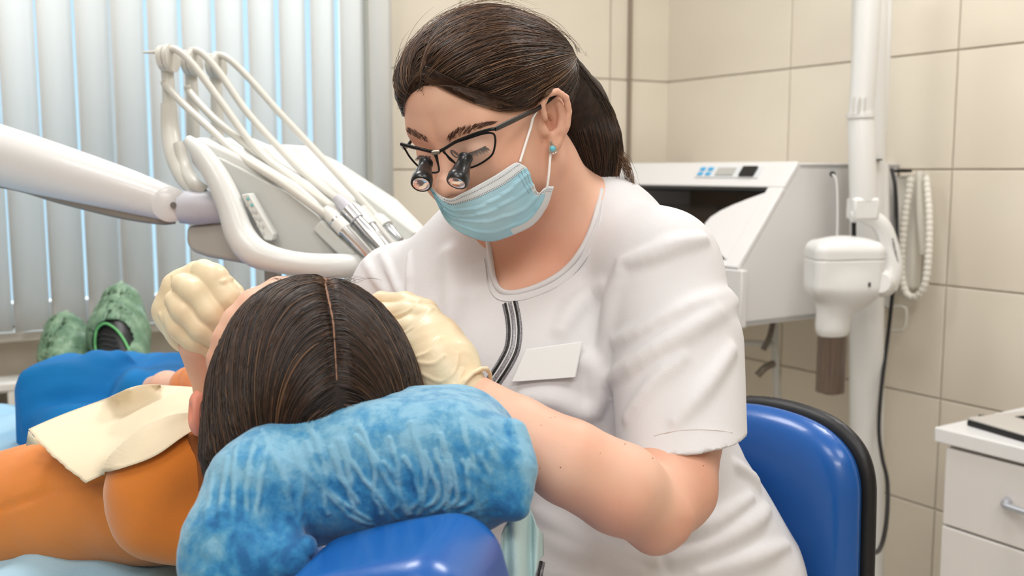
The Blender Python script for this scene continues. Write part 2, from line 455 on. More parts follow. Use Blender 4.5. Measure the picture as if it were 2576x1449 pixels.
# ------------------------------------------------------------------ right side: work box, x-ray unit, cabinet, laptop
def RW(t, b, z): return rn*(2.342-b)+rd*t+np.array([0, 0, CZ+z])      # t along the right wall, b out from it, z from camera height
t0 = -1.701; t1 = -2.52
wb = thing('dust_cabinet', 'white laboratory dust cabinet with slanted front and dark opening on the tiled wall', 'cabinet', tuple(RW(-2.1, .3, -.38)))
m_wb = mat('white_lacquer', (220, 219, 218), .35)
m_dark = mat('dark_tinted_interior', (122, 104, 88), .3, rgb2=(134, 116, 98), nscale=3)
side = [(.0, .02), (.40, .02), (.60, -.235), (.60, -.375), (.0, -.375)]
FRONT = nrm(RW(0, .60, -.235)-RW(0, .40, .02)); FN = nrm(np.cross(rd, FRONT)); 
if FN@(-rn) < 0: FN = -FN
for t, q in ((t0, -1), (t1, 1)):
    prism('side_panel', [RW(t, b, z) for b, z in side], rd*.018*q, m_wb, wb, bevel=.003)
box('top_panel', RW((t0+t1)/2, .2, .012), ((t0-t1)/2, .2, .008), m_wb, wb, R=[rd, -rn, [0, 0, 1]])
box('bottom_panel', RW((t0+t1)/2, .3, -.367), ((t0-t1)/2, .3, .008), m_wb, wb, R=[rd, -rn, [0, 0, 1]])
box('back_panel', RW((t0+t1)/2, .012, -.18), ((t0-t1)/2, .008, .19), m_dark, wb, R=[rd, -rn, [0, 0, 1]])
box('lower_front', RW((t0+t1)/2, .598, -.305), ((t0-t1)/2+.018, .010, .07), m_wb, wb, R=[rd, -rn, [0, 0, 1]])
FLEN = np.linalg.norm(RW(0, .60, -.235)-RW(0, .40, .02))
def FP(t, v, o=0): return RW(t, .40, .02)+FRONT*v*FLEN+FN*o
def fbox(name, ta, tb, va, vb, m, parent, th=.008, o=0., **k):
    return box(name, FP((ta+tb)/2, (va+vb)/2, o), (abs(tb-ta)/2, abs(vb-va)*FLEN/2, th), m, parent, R=[rd, FRONT, FN], **k)
fbox('front_frame', t0, t1, .0, .25, m_wb, wb)
fbox('front_frame', t0, t0-.05, .25, 1, m_wb, wb)
fbox('front_frame', t1, t1+.05, .25, 1, m_wb, wb)
fbox('front_seal', t0-.05, t1+.05, .25, .285, m_black, wb, th=.006)
fbox('front_frame', t0-.05, t1+.05, .94, 1, m_wb, wb)
tint = mat('tinted_acrylic', (70, 58, 50), .08, alpha=.4, spec=.5)
fbox('tinted_screen', t0-.05, t1+.05, .27, .96, tint, wb, th=.002, bevel=0, o=-.075)
arc = [(.285, .0)]+[(.285+.655*i/10, .16*math.sin(math.pi*(i/10)**.8)) for i in range(1, 10)]+[(.94, 0)]
A = [FP(t0-.05, v, .004)-rd*(math.sin(math.pi*i/(len(arc)-1))*.15) for i, (v, o) in enumerate(arc)]
prism('side_cheek', A, -FN*.06, m_wb, wb, bevel=.004)
# control panel
cpn = fbox('control_panel', t0-.10, t0-.33, .05, .17, mat('panel_grey', (214, 216, 218), .4), wb, th=.003, o=.008, bevel=.001)
mb = mat('blue_key', (70, 170, 220), .4)
for a in (0, 1):
    for b in (0, 1):
        for o_ in (0,):
            fbox('blue_button', t0-.33+.008+a*.03, t0-.33+.026+a*.03, .07+b*.05, .10+b*.05, mb, cpn, th=.002, o=.012, bevel=.0005)
fbox('display', t0-.255, t0-.19, .075, .15, mat('lcd', (176, 176, 170), .3), cpn, th=.002, o=.012, bevel=.0005)
fbox('rocker_switch', t0-.165, t0-.115, .065, .16, m_black, cpn, th=.004, o=.013, bevel=.001)
# water stop / pipes below the cabinet
vp = thing('wall_water_pipes', 'clear and grey water pipes with small taps below the dust cabinet', 'pipes', tuple(RW(-1.95, .05, -.9)))
m_pipe = mat('grey_pipe', (196, 196, 192), .3)
tube('pipe', [P(1950, 790, 2.75), P(1950, 870, 2.75), P(1955, 1000, 2.75), P(1955, 1130, 2.75)], .011, m_pipe, vp)
tube('pipe', [P(1870, 862, 2.8), P(1930, 866, 2.75), P(1950, 880, 2.75)], .009, m_pipe, vp)
tube('tap', [P(1945, 810, 2.72), P(1935, 850, 2.7), P(1920, 880, 2.7)], .008, mat('pipe_metal', (120, 112, 105), .4, metal=.5), vp)
tube('tap', [P(1945, 915, 2.72), P(1925, 925, 2.7), P(1905, 945, 2.7)], .010, mat('pipe_metal2', (130, 122, 112), .4, metal=.5), vp)
# thin cable on the cabinet side
cb = tube('thin_cable', [P(2094, 438, 2.42), P(2104, 455, 2.415), P(2107, 520, 2.415), P(2106, 600, 2.42)], .0025, m_white, wb, sides=8)
lathe('cable_gland', P(2094, 438, 2.42), P(2094, 438, 2.5), [(0, .007), (1, .007)], m_black, wb, sides=14)

# x-ray unit
xr = thing('dental_xray_unit', 'white wall mounted dental x-ray head hanging on its folding arm', 'x-ray machine', tuple(P(2170, 1449, 2.6)))
m_xr = mat('xray_white', (225, 225, 223), .3, coat=.15); m_xg = mat('xray_ivory', (222, 218, 208), .4)
dX = 2.35
tube('column', [P(2180, 1700, 2.51), P(2180, 800, 2.51), P(2186, 200, 2.51), P(2190, -120, 2.51)], .043, m_xr, xr, n=2, sides=28)
lathe('lower_arm', P(2172, 505, dX), P(2165, 290, dX), [(0, .031), (.92, .031), (1, .028)], m_xr, xr)
tube('arm_collar', [P(2165, 297, dX), P(2165, 286, dX)], .0325, m_xr, xr, n=1, sides=28)
tube('upper_arm', [P(2165, 290, dX), P(2175, 150, dX), P(2192, -160, dX)], [.028, .029, .032], m_xr, xr, sides=28)
for dx in (-14, 0, 14):
    tube('arm_slot', [P(2160+dx, 285, dX-.028), P(2163+dx, 245, dX-.029)], .0022, mat('slot', (206, 202, 196), .5), xr, n=1, sides=8)
tube('rear_arm', [P(2218, 640, 2.5), P(2214, 410, 2.5)], [.020, .020], m_xr, xr, n=2, sides=20, label='lower white rear arm tube')
tube('rear_arm', [P(2218, 330, 2.5), P(2228, 100, 2.5), P(2236, -150, 2.5)], [.013, .013, .014], m_xr, xr, n=2, sides=20)
tube('rear_rod', [P(2216, 410, 2.49), P(2218, 325, 2.49)], .010, m_xg, xr, n=1)
lathe('joint_pin', P(2210, 404, 2.46), P(2210, 400, 2.46), [(0, .009), (1, .009)], m_black, xr, sides=12)
box('arm_block', P(2170, 525, dX), (.030, .03, .026), m_xr, xr, bevel=.006)
tube('yoke_pin', [P(2148, 560, dX), P(2148, 605, dX)], .0055, m_black, xr, n=1)
# curved yoke
yk = tube('yoke', [P(2140, 545, dX-.01), P(2175, 543, dX-.01), P(2215, 565, dX-.01), P(2237, 620, dX-.01), P(2242, 680, dX-.015), P(2225, 720, dX-.02)], [.012, .018, .021, .022, .026, .03], m_xr, xr, flat=(1, .9), sides=24)
lathe('yoke_knob', P(2215, 712, dX-.06), P(2222, 712, dX+.02), [(0, .022), (.15, .031), (.8, .034), (1, .03)], m_xr, xr)
box('knob_mark', P(2187, 716, dX-.065), (.0025, .002, .005), m_black, xr, bevel=0)
for i in range(9):
    box('lettering', P(2246+i*1.6, 602+i*7.2, dX-.033), (.0014, .0008, .0022+.0006*(i % 3)), mat('letter_grey', (96, 96, 98), .6) if i == 0 else bpy.data.materials['letter_grey'], yk, bevel=0)
# head: sdf body with seam
hc = P(2122, 690, dX)
def xhead(p):
    q = p-hc
    b = rbox(p, hc+[0, 0, .015], [.083, .062, .066], np.eye(3), .026)
    b = smin(b, ell(p, hc+[.0, 0, -.035], [.074, .058, .062]), .03)
    b = smin(b, ell(p, hc+[.0, 0, .072], [.062, .048, .020]), .015)
    c = smin(b, cap(p, hc+[-.02, 0, -.09], hc+[-.022, 0, -.125], .040, .040), .02)
    b = np.where(q[:, 2] < -.05, c, np.minimum(b, c))
    seam = np.abs(q[:, 2]-.038-.02*q[:, 0])-.0012
    return np.maximum(b, np.minimum(-seam, b+.003))
hd, _ = sdf_obj('xray_head', xhead, hc-[.11, .09, .15], hc+[.11, .09, .11], .0022, m_xr, xr)
m_cone = mat('smoky_acrylic', (120, 102, 90), .08, alpha=.78, rgb2=(96, 82, 72), nscale=30, stretch=(30, 30, .3))
cn_t, cn_b = P(2095, 822, dX), P(2088, 985, dX)
lathe('cone_collar', P(2096, 815, dX), P(2096, 829, dX), [(0, .036), (1, .036)], mat('dark_collar', (60, 60, 66), .2, metal=.6), xr)
lathe('collimator_cone', cn_t, cn_b, [(0, .034), (1, .034)], m_cone, xr)
lathe('collimator_inner', P(2095, 824, dX), P(2088, 990, dX), [(0, .018), (1, .018)], mat('cone_inner', (104, 88, 76), .4), xr)
# coiled handset and holder on the wall
hs = thing('xray_handset', 'ivory handset holder with looped coiled cord on the wall beside the x-ray arm', 'handset', tuple(P(2300, 700, 2.62)))
def wallpt(px, py, off=.0): return plane_hit(px, py, RW(0, off, 0), rn)
box('holder_plate', wallpt(2285, 585, .03), (.035, .02, .15), m_xg, hs, R=[rd, rn, [0, 0, 1]], bevel=.01)
coil = crom([wallpt(2293, 440, .09), wallpt(2275, 560, .10), wallpt(2268, 680, .10), wallpt(2282, 740, .10), wallpt(2312, 742, .10), wallpt(2332, 690, .10), wallpt(2338, 560, .09), wallpt(2330, 440, .07)], 12)
L = np.r_[0, np.cumsum(np.linalg.norm(np.diff(coil, axis=0), axis=1))]
tt = np.linspace(0, L[-1], int(L[-1]/.007)); cc = np.stack([np.interp(tt, L, coil[:, i]) for i in range(3)], 1)
tube('coiled_cord', cc, [.0085 if i % 2 else .0105 for i in range(len(cc))], m_xg, hs, n=2, sides=12)
tube('handset', [wallpt(2313, 430, .06), wallpt(2316, 540, .06), wallpt(2322, 640, .06)], [.010, .012, .010], m_xg, hs)
box('hook', wallpt(2270, 430, .06), (.022, .012, .004), m_black, hs, R=[rd, rn, [0, 0, 1]], bevel=.002)
tube('wire_bracket', [wallpt(2222, 772, .03), wallpt(2270, 772, .05), wallpt(2280, 785, .05), wallpt(2276, 822, .05), wallpt(2262, 832, .05), wallpt(2220, 830, .03)], .004, m_xg, hs, sides=8)
cord = tube('black_cable', [P(2243, 425, 2.55), P(2252, 470, 2.52), P(2256, 560, 2.5), P(2254, 640, 2.48), P(2243, 760, 2.5), P(2232, 860, 2.5), P(2217, 980, 2.45), P(2211, 1080, 2.4), P(2219, 1150, 2.3), P(2232, 1210, 2.2), P(2231, 1300, 2.1), P(2218, 1370, 2.0), P(2195, 1392, 1.9), P(2140, 1388, 1.8)], .0048, m_black, sides=10)
tag(cord, 'long black cable running down from the x-ray arm towards the blue chair', 'cable')
# drawer cabinet
fb = .472
pf = plane_hit(2355, 1075, RW(0, fb, 0), rn)     # top near-left corner of the worktop
tz = pf[2]; tc = pf@rd
dc = thing('drawer_cabinet', 'white drawer cabinet with bow handles in the right corner of the frame', 'cabinet', tuple(RW(tc+.45, fb/2, -CZ)))
m_cab = mat('cabinet_laminate', (220, 216, 212), .4); m_top = mat('worktop_white', (226, 226, 226), .25)
zc = tz-CZ
Rr = [rd, -rn, [0, 0, 1]]
CWD = .95
box('worktop', RW(tc+CWD/2, (fb+.018)/2, zc-.014), (CWD/2, (fb-.006)/2, .016), m_top, dc, R=Rr, bevel=.003)
box('cabinet_body', RW(tc+.012+CWD/2, fb/2-.004, (zc-.03-CZ)/2), (CWD/2-.01, fb/2-.016, (CZ+zc-.03)/2), m_cab, dc, R=Rr, bevel=.002)
zz = zc-.036
m_hand = mat('satin_handle', (190, 194, 202), .3, metal=.7)
for hgt in (.170, .170, .30):
    dr_ = box('drawer', RW(tc+.012+CWD/2, fb-.010, zz-hgt/2), (CWD/2-.012, .009, hgt/2-.002), m_cab, dc, R=Rr, bevel=.003)
    hz = zz-hgt*.47; a = tc+.165
    tube('handle', [RW(a, fb, hz+.002), RW(a+.008, fb+.018, hz), RW(a+.03, fb+.026, hz-.001), RW(a+.16, fb+.027, hz-.001), RW(a+.18, fb+.018, hz), RW(a+.19, fb, hz)], [.009, .010, .007, .007, .010, .009], m_hand, dr_, sides=12)
    zz -= hgt
# laptop
lp = thing('laptop', 'silver laptop with black keys lying open on the drawer cabinet', 'laptop', tuple(RW(tc+.5, .25, zc)))
lc = plane_hit(2435, 1052, [0, 0, tz+.018], [0, 0, 1.]); la = nrm(plane_hit(2576, 1093, [0, 0, tz+.018], [0, 0, 1.])-lc); lb = np.cross([0, 0, 1.], la); lb = lb if lb@rn > 0 else -lb
ctr = lc+la*.17+lb*.115
box('laptop_base', ctr-[0, 0, .010], (.172, .117, .007), m_black, lp, R=[la, lb, [0, 0, 1]], bevel=.004)
box('palm_rest', ctr-[0, 0, .001], (.170, .115, .0035), mat('aluminium', (206, 202, 196), .35, metal=.2), lp, R=[la, lb, [0, 0, 1]], bevel=.003)
kb = box('keyboard', ctr+lb*.035-la*.0+[0, 0, .0025], (.135, .055, .001), m_black, lp, R=[la, lb, [0, 0, 1]], bevel=0)
for i in range(12):
    for j in range(5):
        box('key', ctr+lb*(.035+(j-2)*.0205)+la*((i-5.5)*.0215)+[0, 0, .0045], (.0085, .0085, .0015), m_black, kb, R=[la, lb, [0, 0, 1]], bevel=0)
box('screen_lid', ctr+lb*.135+[0, 0, .105], (.170, .004, .105), m_black, lp, R=[la, nrm(lb+np.array([0, 0, .25])), nrm(np.array([0, 0, 1])-lb*.25)], bevel=.003)
tube('charger_plug', [lc+lb*.06-[0, 0, .008], lc+lb*.065-la*.02-[0, 0, .008]], .005, m_black, lp, n=1, sides=10)
tube('charger_cable', [lc+lb*.065-la*.02-[0, 0, .008], lc+lb*.07-la*.034-[0, 0, .008], lc+lb*.078-la*.038-[0, 0, .014], lc+lb*.12-la*.02-[0, 0, .019], lc+lb*.22-la*.0-[0, 0, .019]], .002, m_black, lp, sides=8)
# ------------------------------------------------------------------ dental delivery unit (instrument table) on its arm
DU = 1.50
du = thing('dental_delivery_unit', 'grey white dental instrument unit with whip arm hoses in front of the blinds', 'dental unit', tuple(P(690, 1449, 1.6)))
m_du = mat('unit_shell', (216, 218, 215), .3, coat=.1); m_dl = mat('unit_panel_grey', (196, 198, 194), .4); m_tray = mat('unit_tray_white', (238, 240, 238), .25)
m_hose = mat('hose_silicone', (206, 204, 196), .35); m_lil = mat('joint_lilac_grey', (196, 196, 204), .4)
near = [(468, 352), (500, 346), (560, 372), (640, 410), (740, 462), (815, 520), (880, 590), (915, 655), (905, 672), (760, 668), (660, 640), (600, 560), (530, 470), (480, 410)]
off = P(700, 360, 1.62)-P(560, 372, 1.46)
N3 = PL([(x, y, 1.46) for x, y in near])
prism('unit_body', N3, P(640, 348, 1.72)-P(500, 346, 1.46), m_du, du, bevel=.012, seg=4)
panel = [(512, 385), (560, 398), (640, 438), (730, 486), (800, 540), (862, 605), (885, 648), (800, 655), (700, 640), (640, 590), (590, 510)]
prism('side_panel', PL([(x, y, 1.458) for x, y in panel]), (0, -.006, 0), m_dl, du, bevel=.003)
# sloped deck with trays to the right
deck = PL([(560, 372, 1.47), (700, 358, 1.66), (770, 362, 1.76), (1010, 520, 1.80), (1072, 600, 1.74), (1060, 660, 1.6), (925, 660, 1.48), (880, 590, 1.465)])
prism('deck', deck, (0, .02, -.045), m_tray, du, bevel=.008)
prism('tray_rim', PL([(770, 362, 1.78), (850, 400, 1.80), (1000, 498, 1.84), (1068, 566, 1.84), (1076, 620, 1.80), (1040, 610, 1.80), (980, 540, 1.8)]), (0, .02, -.03), m_du, du, bevel=.008)
prism('white_mat', PL([(700, 368, 1.62), (770, 366, 1.70), (850, 420, 1.72), (905, 520, 1.66), (880, 545, 1.60), (800, 478, 1.60)]), (0, .004, -.02), mat('tray_mat_white', (246, 246, 246), .5), du, bevel=.004)
tube('front_handle', PL([(472, 352, 1.45), (505, 385, 1.44), (548, 450, 1.43), (580, 520, 1.42), (604, 590, 1.41), (640, 634, 1.40), (700, 655, 1.40), (770, 666, 1.40), (850, 670, 1.41), (895, 664, 1.43)]),
     [.008, .014, .0175, .019, .021, .021, .018, .017, .018, .015], m_du, du, sides=20)
box('end_cap', P(908, 655, 1.47), (.012, .03, .028), m_grey, du, R=[nrm([1, 0, .35]), [0, 1, 0], nrm([-.35, 0, 1])], bevel=.004)
und = PL([(468, 568, 1.50), (466, 612, 1.50), (480, 634, 1.50), (520, 648, 1.50), (740, 688, 1.50), (770, 660, 1.50), (640, 600, 1.50), (560, 560, 1.50)])
prism('under_housing', und, (.02, .2, .0), mat('under_grey', (176, 174, 166), .45), du, bevel=.012, seg=4)
box('post', P(690, 800, 1.6), (.010, .02, .10), m_grey2, du, bevel=.003)
box('base_column', P(690, 1250, 1.6), (.03, .04, .27), m_grey2, du, bevel=.01)
# key strip
m_strip2 = mat('key_strip', (214, 216, 212), .4)
ks = prism('key_strip', PL([(606, 490, 1.415), (626, 486, 1.415), (688, 590, 1.415), (684, 606, 1.415), (664, 604, 1.415)]), (0, .03, 0), m_strip2, du, bevel=.002)
m_teal = mat('teal_key', (120, 190, 190), .4); m_kg = mat('grey_key', (188, 190, 188), .4)
for i, (x, y) in enumerate([(624, 500), (634, 516), (622, 516), (634, 534), (644, 534), (642, 550), (654, 552), (650, 568), (662, 570), (662, 588)]):
    lathe('key_button', P(x, y, 1.4135), P(x, y, 1.416), [(0, .0022), (1, .0025)], m_teal if i < 2 else m_kg, ks, sides=12)
# whip arms
def whip(x0, top, bot, dd, wheel):
    a = tube('whip_arm', PL([(x0+2, bot, dd), (x0, (top+bot)/2, dd), (x0-6, top+35, dd), (x0-14, top+6, dd)]), [.0105, .0100, .0095, .007], m_hose, du, flat=(1, 1.0), sides=14)
    return a
for (x, top, bot, dd) in ((424, 118, 330, 1.60), (484, 128, 352, 1.66), (545, 136, 352, 1.72)):
    whip(x, top, bot, dd, 0)
    lathe('hose_wheel', P(x-20, top+30, dd-.01), P(x-2, top+28, dd-.012), [(0, .013), (.15, .020), (.85, .020), (1, .013)], m_hose, du)
    lathe('hose_wheel', P(x-2, top+30, dd-.01), P(x+14, top+28, dd-.012), [(0, .012), (.15, .022), (.85, .022), (1, .012)], m_hose, du)
tube('whip_tip', PL([(360, 132, 1.6), (390, 131, 1.6), (412, 128, 1.6)]), [.0015, .003, .006], m_hose, du)
tube('hose_bundle', PL([(424, 260, 1.58), (428, 330, 1.58), (440, 390, 1.56), (462, 440, 1.54), (486, 468, 1.52), (505, 490, 1.5)]), [.012, .014, .015, .015, .014, .012], m_hose, du, sides=18)
tube('hose_bundle', PL([(450, 360, 1.55), (466, 420, 1.54), (490, 462, 1.5), (515, 480, 1.5)]), [.009, .010, .010, .009], m_hose, du, sides=14)
hoses = [
 ([(412, 205, 1.58), (420, 218, 1.58), (470, 270, 1.55), (540, 335, 1.50), (600, 392, 1.47), (700, 455, 1.45), (790, 520, 1.44), (850, 560, 1.44)], 0),
 ([(470, 215, 1.62), (480, 235, 1.62), (540, 300, 1.58), (620, 365, 1.53), (720, 440, 1.50), (800, 500, 1.48), (855, 545, 1.47)], None),
 ([(418, 122, 1.59), (448, 128, 1.58), (490, 168, 1.57), (560, 262, 1.55), (640, 370, 1.52), (720, 440, 1.49), (800, 500, 1.47), (868, 545, 1.46)], 1),
 ([(478, 128, 1.65), (505, 132, 1.64), (550, 180, 1.63), (620, 280, 1.61), (700, 370, 1.58), (780, 450, 1.55), (860, 510, 1.53), (890, 545, 1.52)], 2),
 ([(540, 138, 1.71), (570, 145, 1.70), (620, 190, 1.69), (700, 280, 1.67), (780, 365, 1.65), (850, 440, 1.62), (910, 505, 1.60), (960, 560, 1.58)], 3),
]
m_hp = mat('handpiece_steel', (205, 207, 210), .22, metal=.85); m_hw = mat('handpiece_white', (224, 224, 218), .35)
for pts, hp in hoses:
    h_ = tube('hose', PL(pts), .0058, m_hose, du, sides=12)
    if hp is None: continue
    a, b = {0: ((838, 548, 1.44), (935, 648, 1.42)), 1: ((868, 520, 1.46), (968, 632, 1.44)), 2: ((905, 540, 1.50), (990, 645, 1.46)), 3: ((958, 556, 1.57), (1008, 606, 1.54))}[hp]
    a, b = P(*a), P(*b)
    pr = {0: [(0, .007), (.05, .011), (.3, .0105), (.34, .009), (.95, .0075), (1, .005)], 1: [(0, .006), (.05, .012), (.28, .0115), (.3, .009), (.6, .0105), (1, .007)],
          2: [(0, .006), (.06, .010), (.5, .0095), (.53, .008), (1, .006)], 3: [(0, .006), (.1, .009), (.55, .009), (.6, .0075), (1, .006)]}[hp]
    lathe('handpiece', a, b, pr, m_hp, h_, label='metal handpiece')
    c2 = a+(b-a)*.3
    lathe('handpiece_grip', a-(b-a)*.22, c2, [(0, .007), (.3, .0105), (1, .0115)], m_hw if hp != 1 else m_lil, h_, label='pale plastic grip')
for a, b in (((800, 545, 1.45), (925, 665, 1.43)), ((840, 520, 1.47), (955, 645, 1.45)), ((905, 505, 1.52), (1000, 625, 1.50)), ((700, 440, 1.5), (820, 505, 1.47)), ((900, 470, 1.66), (1040, 580, 1.62))):
    box('holder_rib', (P(*a)+P(*b))/2-[0, 0, .012], (np.linalg.norm(P(*b)-P(*a))/2, .006, .010), m_grey, du, R=(lambda X: [X, nrm(np.cross([0, 0, 1.], X)), nrm(np.cross(X, nrm(np.cross([0, 0, 1.], X))))])(nrm(P(*b)-P(*a))), bevel=.003)
# swing arm
sa = tube('swing_arm', PL([(-260, 325, 1.50), (-60, 375, 1.50), (120, 425, 1.50), (300, 475, 1.50), (400, 505, 1.50), (430, 514, 1.50)]), [.052, .047, .042, .034, .028, .026], m_white2, du, flat=(1, .8), sides=32)
lathe('arm_end', P(428, 514, 1.50-.021), P(428, 514, 1.50+.021), [(0, .020), (.1, .0265), (.9, .0265), (1, .020)], m_white2, sa)
lathe('pivot_bolt', P(436, 516, 1.50-.026), P(436, 516, 1.49), [(0, .0045), (1, .0048)], mat('bolt_grey', (110, 106, 102), .4), sa, sides=16)
tube('underside_trim', PL([(-240, 440, 1.50), (0, 458, 1.50), (160, 502, 1.50), (300, 538, 1.50), (400, 556, 1.50), (440, 557, 1.50)]), [.012, .009, .008, .007, .0055, .004], mat('trim_grey', (140, 134, 124), .5), sa, sides=12)
tube('arm_joint', PL([(455, 522, 1.50), (500, 522, 1.50), (570, 520, 1.50)]), [.024, .026, .022], m_lil, du, sides=24)

# ------------------------------------------------------------------ stool with blue backrest
st = thing('operator_stool', 'blue padded stool backrest with black rim behind the dentist', 'stool', tuple(P(1900, 2400, 1.25)))
m_bv = mat('blue_vinyl', (16, 84, 160), .30, bump=.04, bscale=500, coat=.25)
bn = nrm([.80, .60, .03]); bw = nrm([.60, -.80, 0]); bu = np.cross(bw, bn); bu = bu if bu[2] > 0 else -bu
bc = P(1962, 1248, 1.20)
def padsdf(th, inset, po):
    def f(p):
        q = p-bc; x = q@bw; z = q@bu; y = q@bn-po
        w = .132-inset; 
        k = np.clip((z-.02)/.16, 0, 1)
        hw = w*np.sqrt(np.clip(1-(.92*k)**2.4, .02, 1))
        e = np.abs(x)-hw*(1-.0*k)
        top = z-(.128-inset); bot = -.26-z
        d2 = smax(smax(smax(e, top, .04), bot, .05), sph(np.column_stack([x, z*0, z]), np.array([0, 0, -.075]), .205-inset), .03)
        y2 = y+.6*x*x     # concave pad
        return smax(d2, np.abs(y2)-th, th*1.6)
    return f
sdf_obj('backrest_pad', padsdf(.030, .004, -.012), bc-[.26, .26, .34], bc+[.26, .26, .22], .004, m_bv, st)
sdf_obj('backrest_rim', padsdf(.012, .0, .014), bc-[.26, .26, .34], bc+[.26, .26, .22], .004, m_black, st, label='black backrest rim')
tube('stool_stem', PL([(2060, 1500, 1.25), (2040, 1750, 1.25), (1900, 1850, 1.25)]), .015, m_black, st)
lathe('stool_seat', P(1760, 1800, 1.2)-[0, 0, .04], P(1760, 1800, 1.2)+[0, 0, .03], [(0, .17), (.2, .19), (.8, .19), (1, .16)], m_bv, st)
sbz = P(1760, 1800, 1.2)
tube('gas_column', [sbz-[0, 0, .04], np.array([sbz[0], sbz[1], .08])], .025, m_chrome, st, n=1)
for i in range(5):
    a = i*2*math.pi/5; tube('stool_leg', [np.array([sbz[0], sbz[1], .09]), np.array([sbz[0]+.26*math.cos(a), sbz[1]+.26*math.sin(a), .06])], [.022, .014], m_black, st, n=1)
    lathe('caster', np.array([sbz[0]+.26*math.cos(a)-.012, sbz[1]+.26*math.sin(a), .027]), np.array([sbz[0]+.26*math.cos(a)+.012, sbz[1]+.26*math.sin(a), .027]), [(0, .026), (1, .026)], m_black, st, sides=16)

# ------------------------------------------------------------------ dental chair: pads, headrest with fleecy cover
ch = thing('dental_chair', 'blue vinyl dental chair with headrest in a light blue fleece cover', 'dental chair', tuple(P(700, 2600, 1.0)*[1, 1, 0]))
hx0, hx1 = P(650, 1266, .73), P(1205, 1197, .73); hax = nrm(hx1-hx0); hcc = (hx0+hx1)/2
hb = nrm(np.cross([0, 0, 1.], hax)); hu = np.cross(hax, hb); HR = [hax, hb, hu]
HLEN = np.linalg.norm(hx1-hx0)/2
m_noise = None
def n3(p, f, seed=0):
    """cheap smooth noise from sines"""
    r = np.random.default_rng(seed); v = 0
    for i in range(5):
        k = r.normal(size=3); k = k/np.linalg.norm(k)*f*(1+.6*i); v = v+np.sin(p@k+r.uniform(0, 6.28))/(1+.5*i)
    return v/2.6
def headrest(p):
    q = p-hcc; x = q@hax; y = q@hb; z = q@hu
    # arched pad: higher in the middle-right, sinking to the left
    z2 = z-.0135*(1-(x/.11)**2)+.004+.0
    c = np.stack([x, y, z2], 1)
    d = rbox(c, np.array([.002, .045, .0]), [.113, .066, .050], np.eye(3), .044)
    d = smin(d, chain(p, [P(640, 1240, .72), P(590, 1330, .70), P(585, 1420, .69)], [.036, .030, .026]), .03)
    return d
RID = []
def rid_line(pts):
    pts = [(x+3*math.sin(x*.9+y*.13), y) for x, y in crom(pts, 3)]
    RID.append([march([x], [y], headrest, .5, .95, 90, off=.0032)[0] for x, y in pts])
for k, x in enumerate([1000, 1050, 1095, 1120, 1150, 1180, 1207, 1232, 1255, 1280]):
    j = (k*37) % 17-8
    rid_line([(x-25+j, 1130+abs(j)*4), (x-5, 1190), (x+5-j*.6, 1250), (x-18-(x-1000)*.10, 1282-(k % 3)*6)])
for pts in ([(860, 1110), (900, 1180), (960, 1250), (1000, 1295)], [(900, 1100), (950, 1160), (990, 1230), (1025, 1285)], [(680, 1130), (650, 1220), (640, 1320)], [(645, 1115), (625, 1200), (618, 1300), (612, 1380)], [(600, 1130), (592, 1220), (585, 1330), (580, 1400)],
            [(575, 1160), (560, 1260), (565, 1360)], [(705, 1330), (660, 1390), (630, 1430)], [(740, 1300), (720, 1350), (680, 1400)], [(760, 1180), (830, 1240), (880, 1290), (930, 1310)], [(640, 1400), (690, 1330), (700, 1300)], [(540, 1200), (530, 1290), (540, 1380)], [(840, 1130), (860, 1200), (905, 1260)], [(770, 1120), (800, 1190), (850, 1250), (930, 1300)]):
    rid_line(pts)
for k in range(9):
    x = 690+k*62; rid_line([(x-30+(k*53) % 21, 1095+(k*31) % 60-.08*(x-690)), (x+5, 1165+(k*17) % 30), (x+30-(k*29) % 30, 1235), (x+40-(k*41) % 50, 1285-.02*k)])
def headcover(p):
    d = headrest(p)-.0028
    r = None
    for L_ in RID:
        e = chain(p, L_, [.0003+.0006*math.sin(math.pi*(i_+.5)/len(L_)) for i_ in range(len(L_))]); r = e if r is None else np.minimum(r, e)
    d = smin(d, r-.0005, .0035)
    low = P(590, 1400, .69)
    d = smin(d, chain(p, [P(560, 1330, .70), P(548, 1420, .69), P(560, 1500, .68)], [.016, .020, .024]), .02)
    d = smin(d, chain(p, [P(560, 1395, .69), P(640, 1415, .68), P(720, 1405, .68), P(770, 1375, .68)], [.026, .024, .018, .008]), .02)
    d = smin(d, chain(p, [P(1296, 1090, .75), P(1312, 1180, .73), P(1300, 1270, .72)], [.010, .0125, .010]), .02)
    return d+.0007*n3(p, 160, 3)+.0008*n3(p, 70, 5)
hw_ = wloc(ch)
m_cover = mat('fleece_cover', (18, 112, 168), .75, bump=.35, bscale=260)
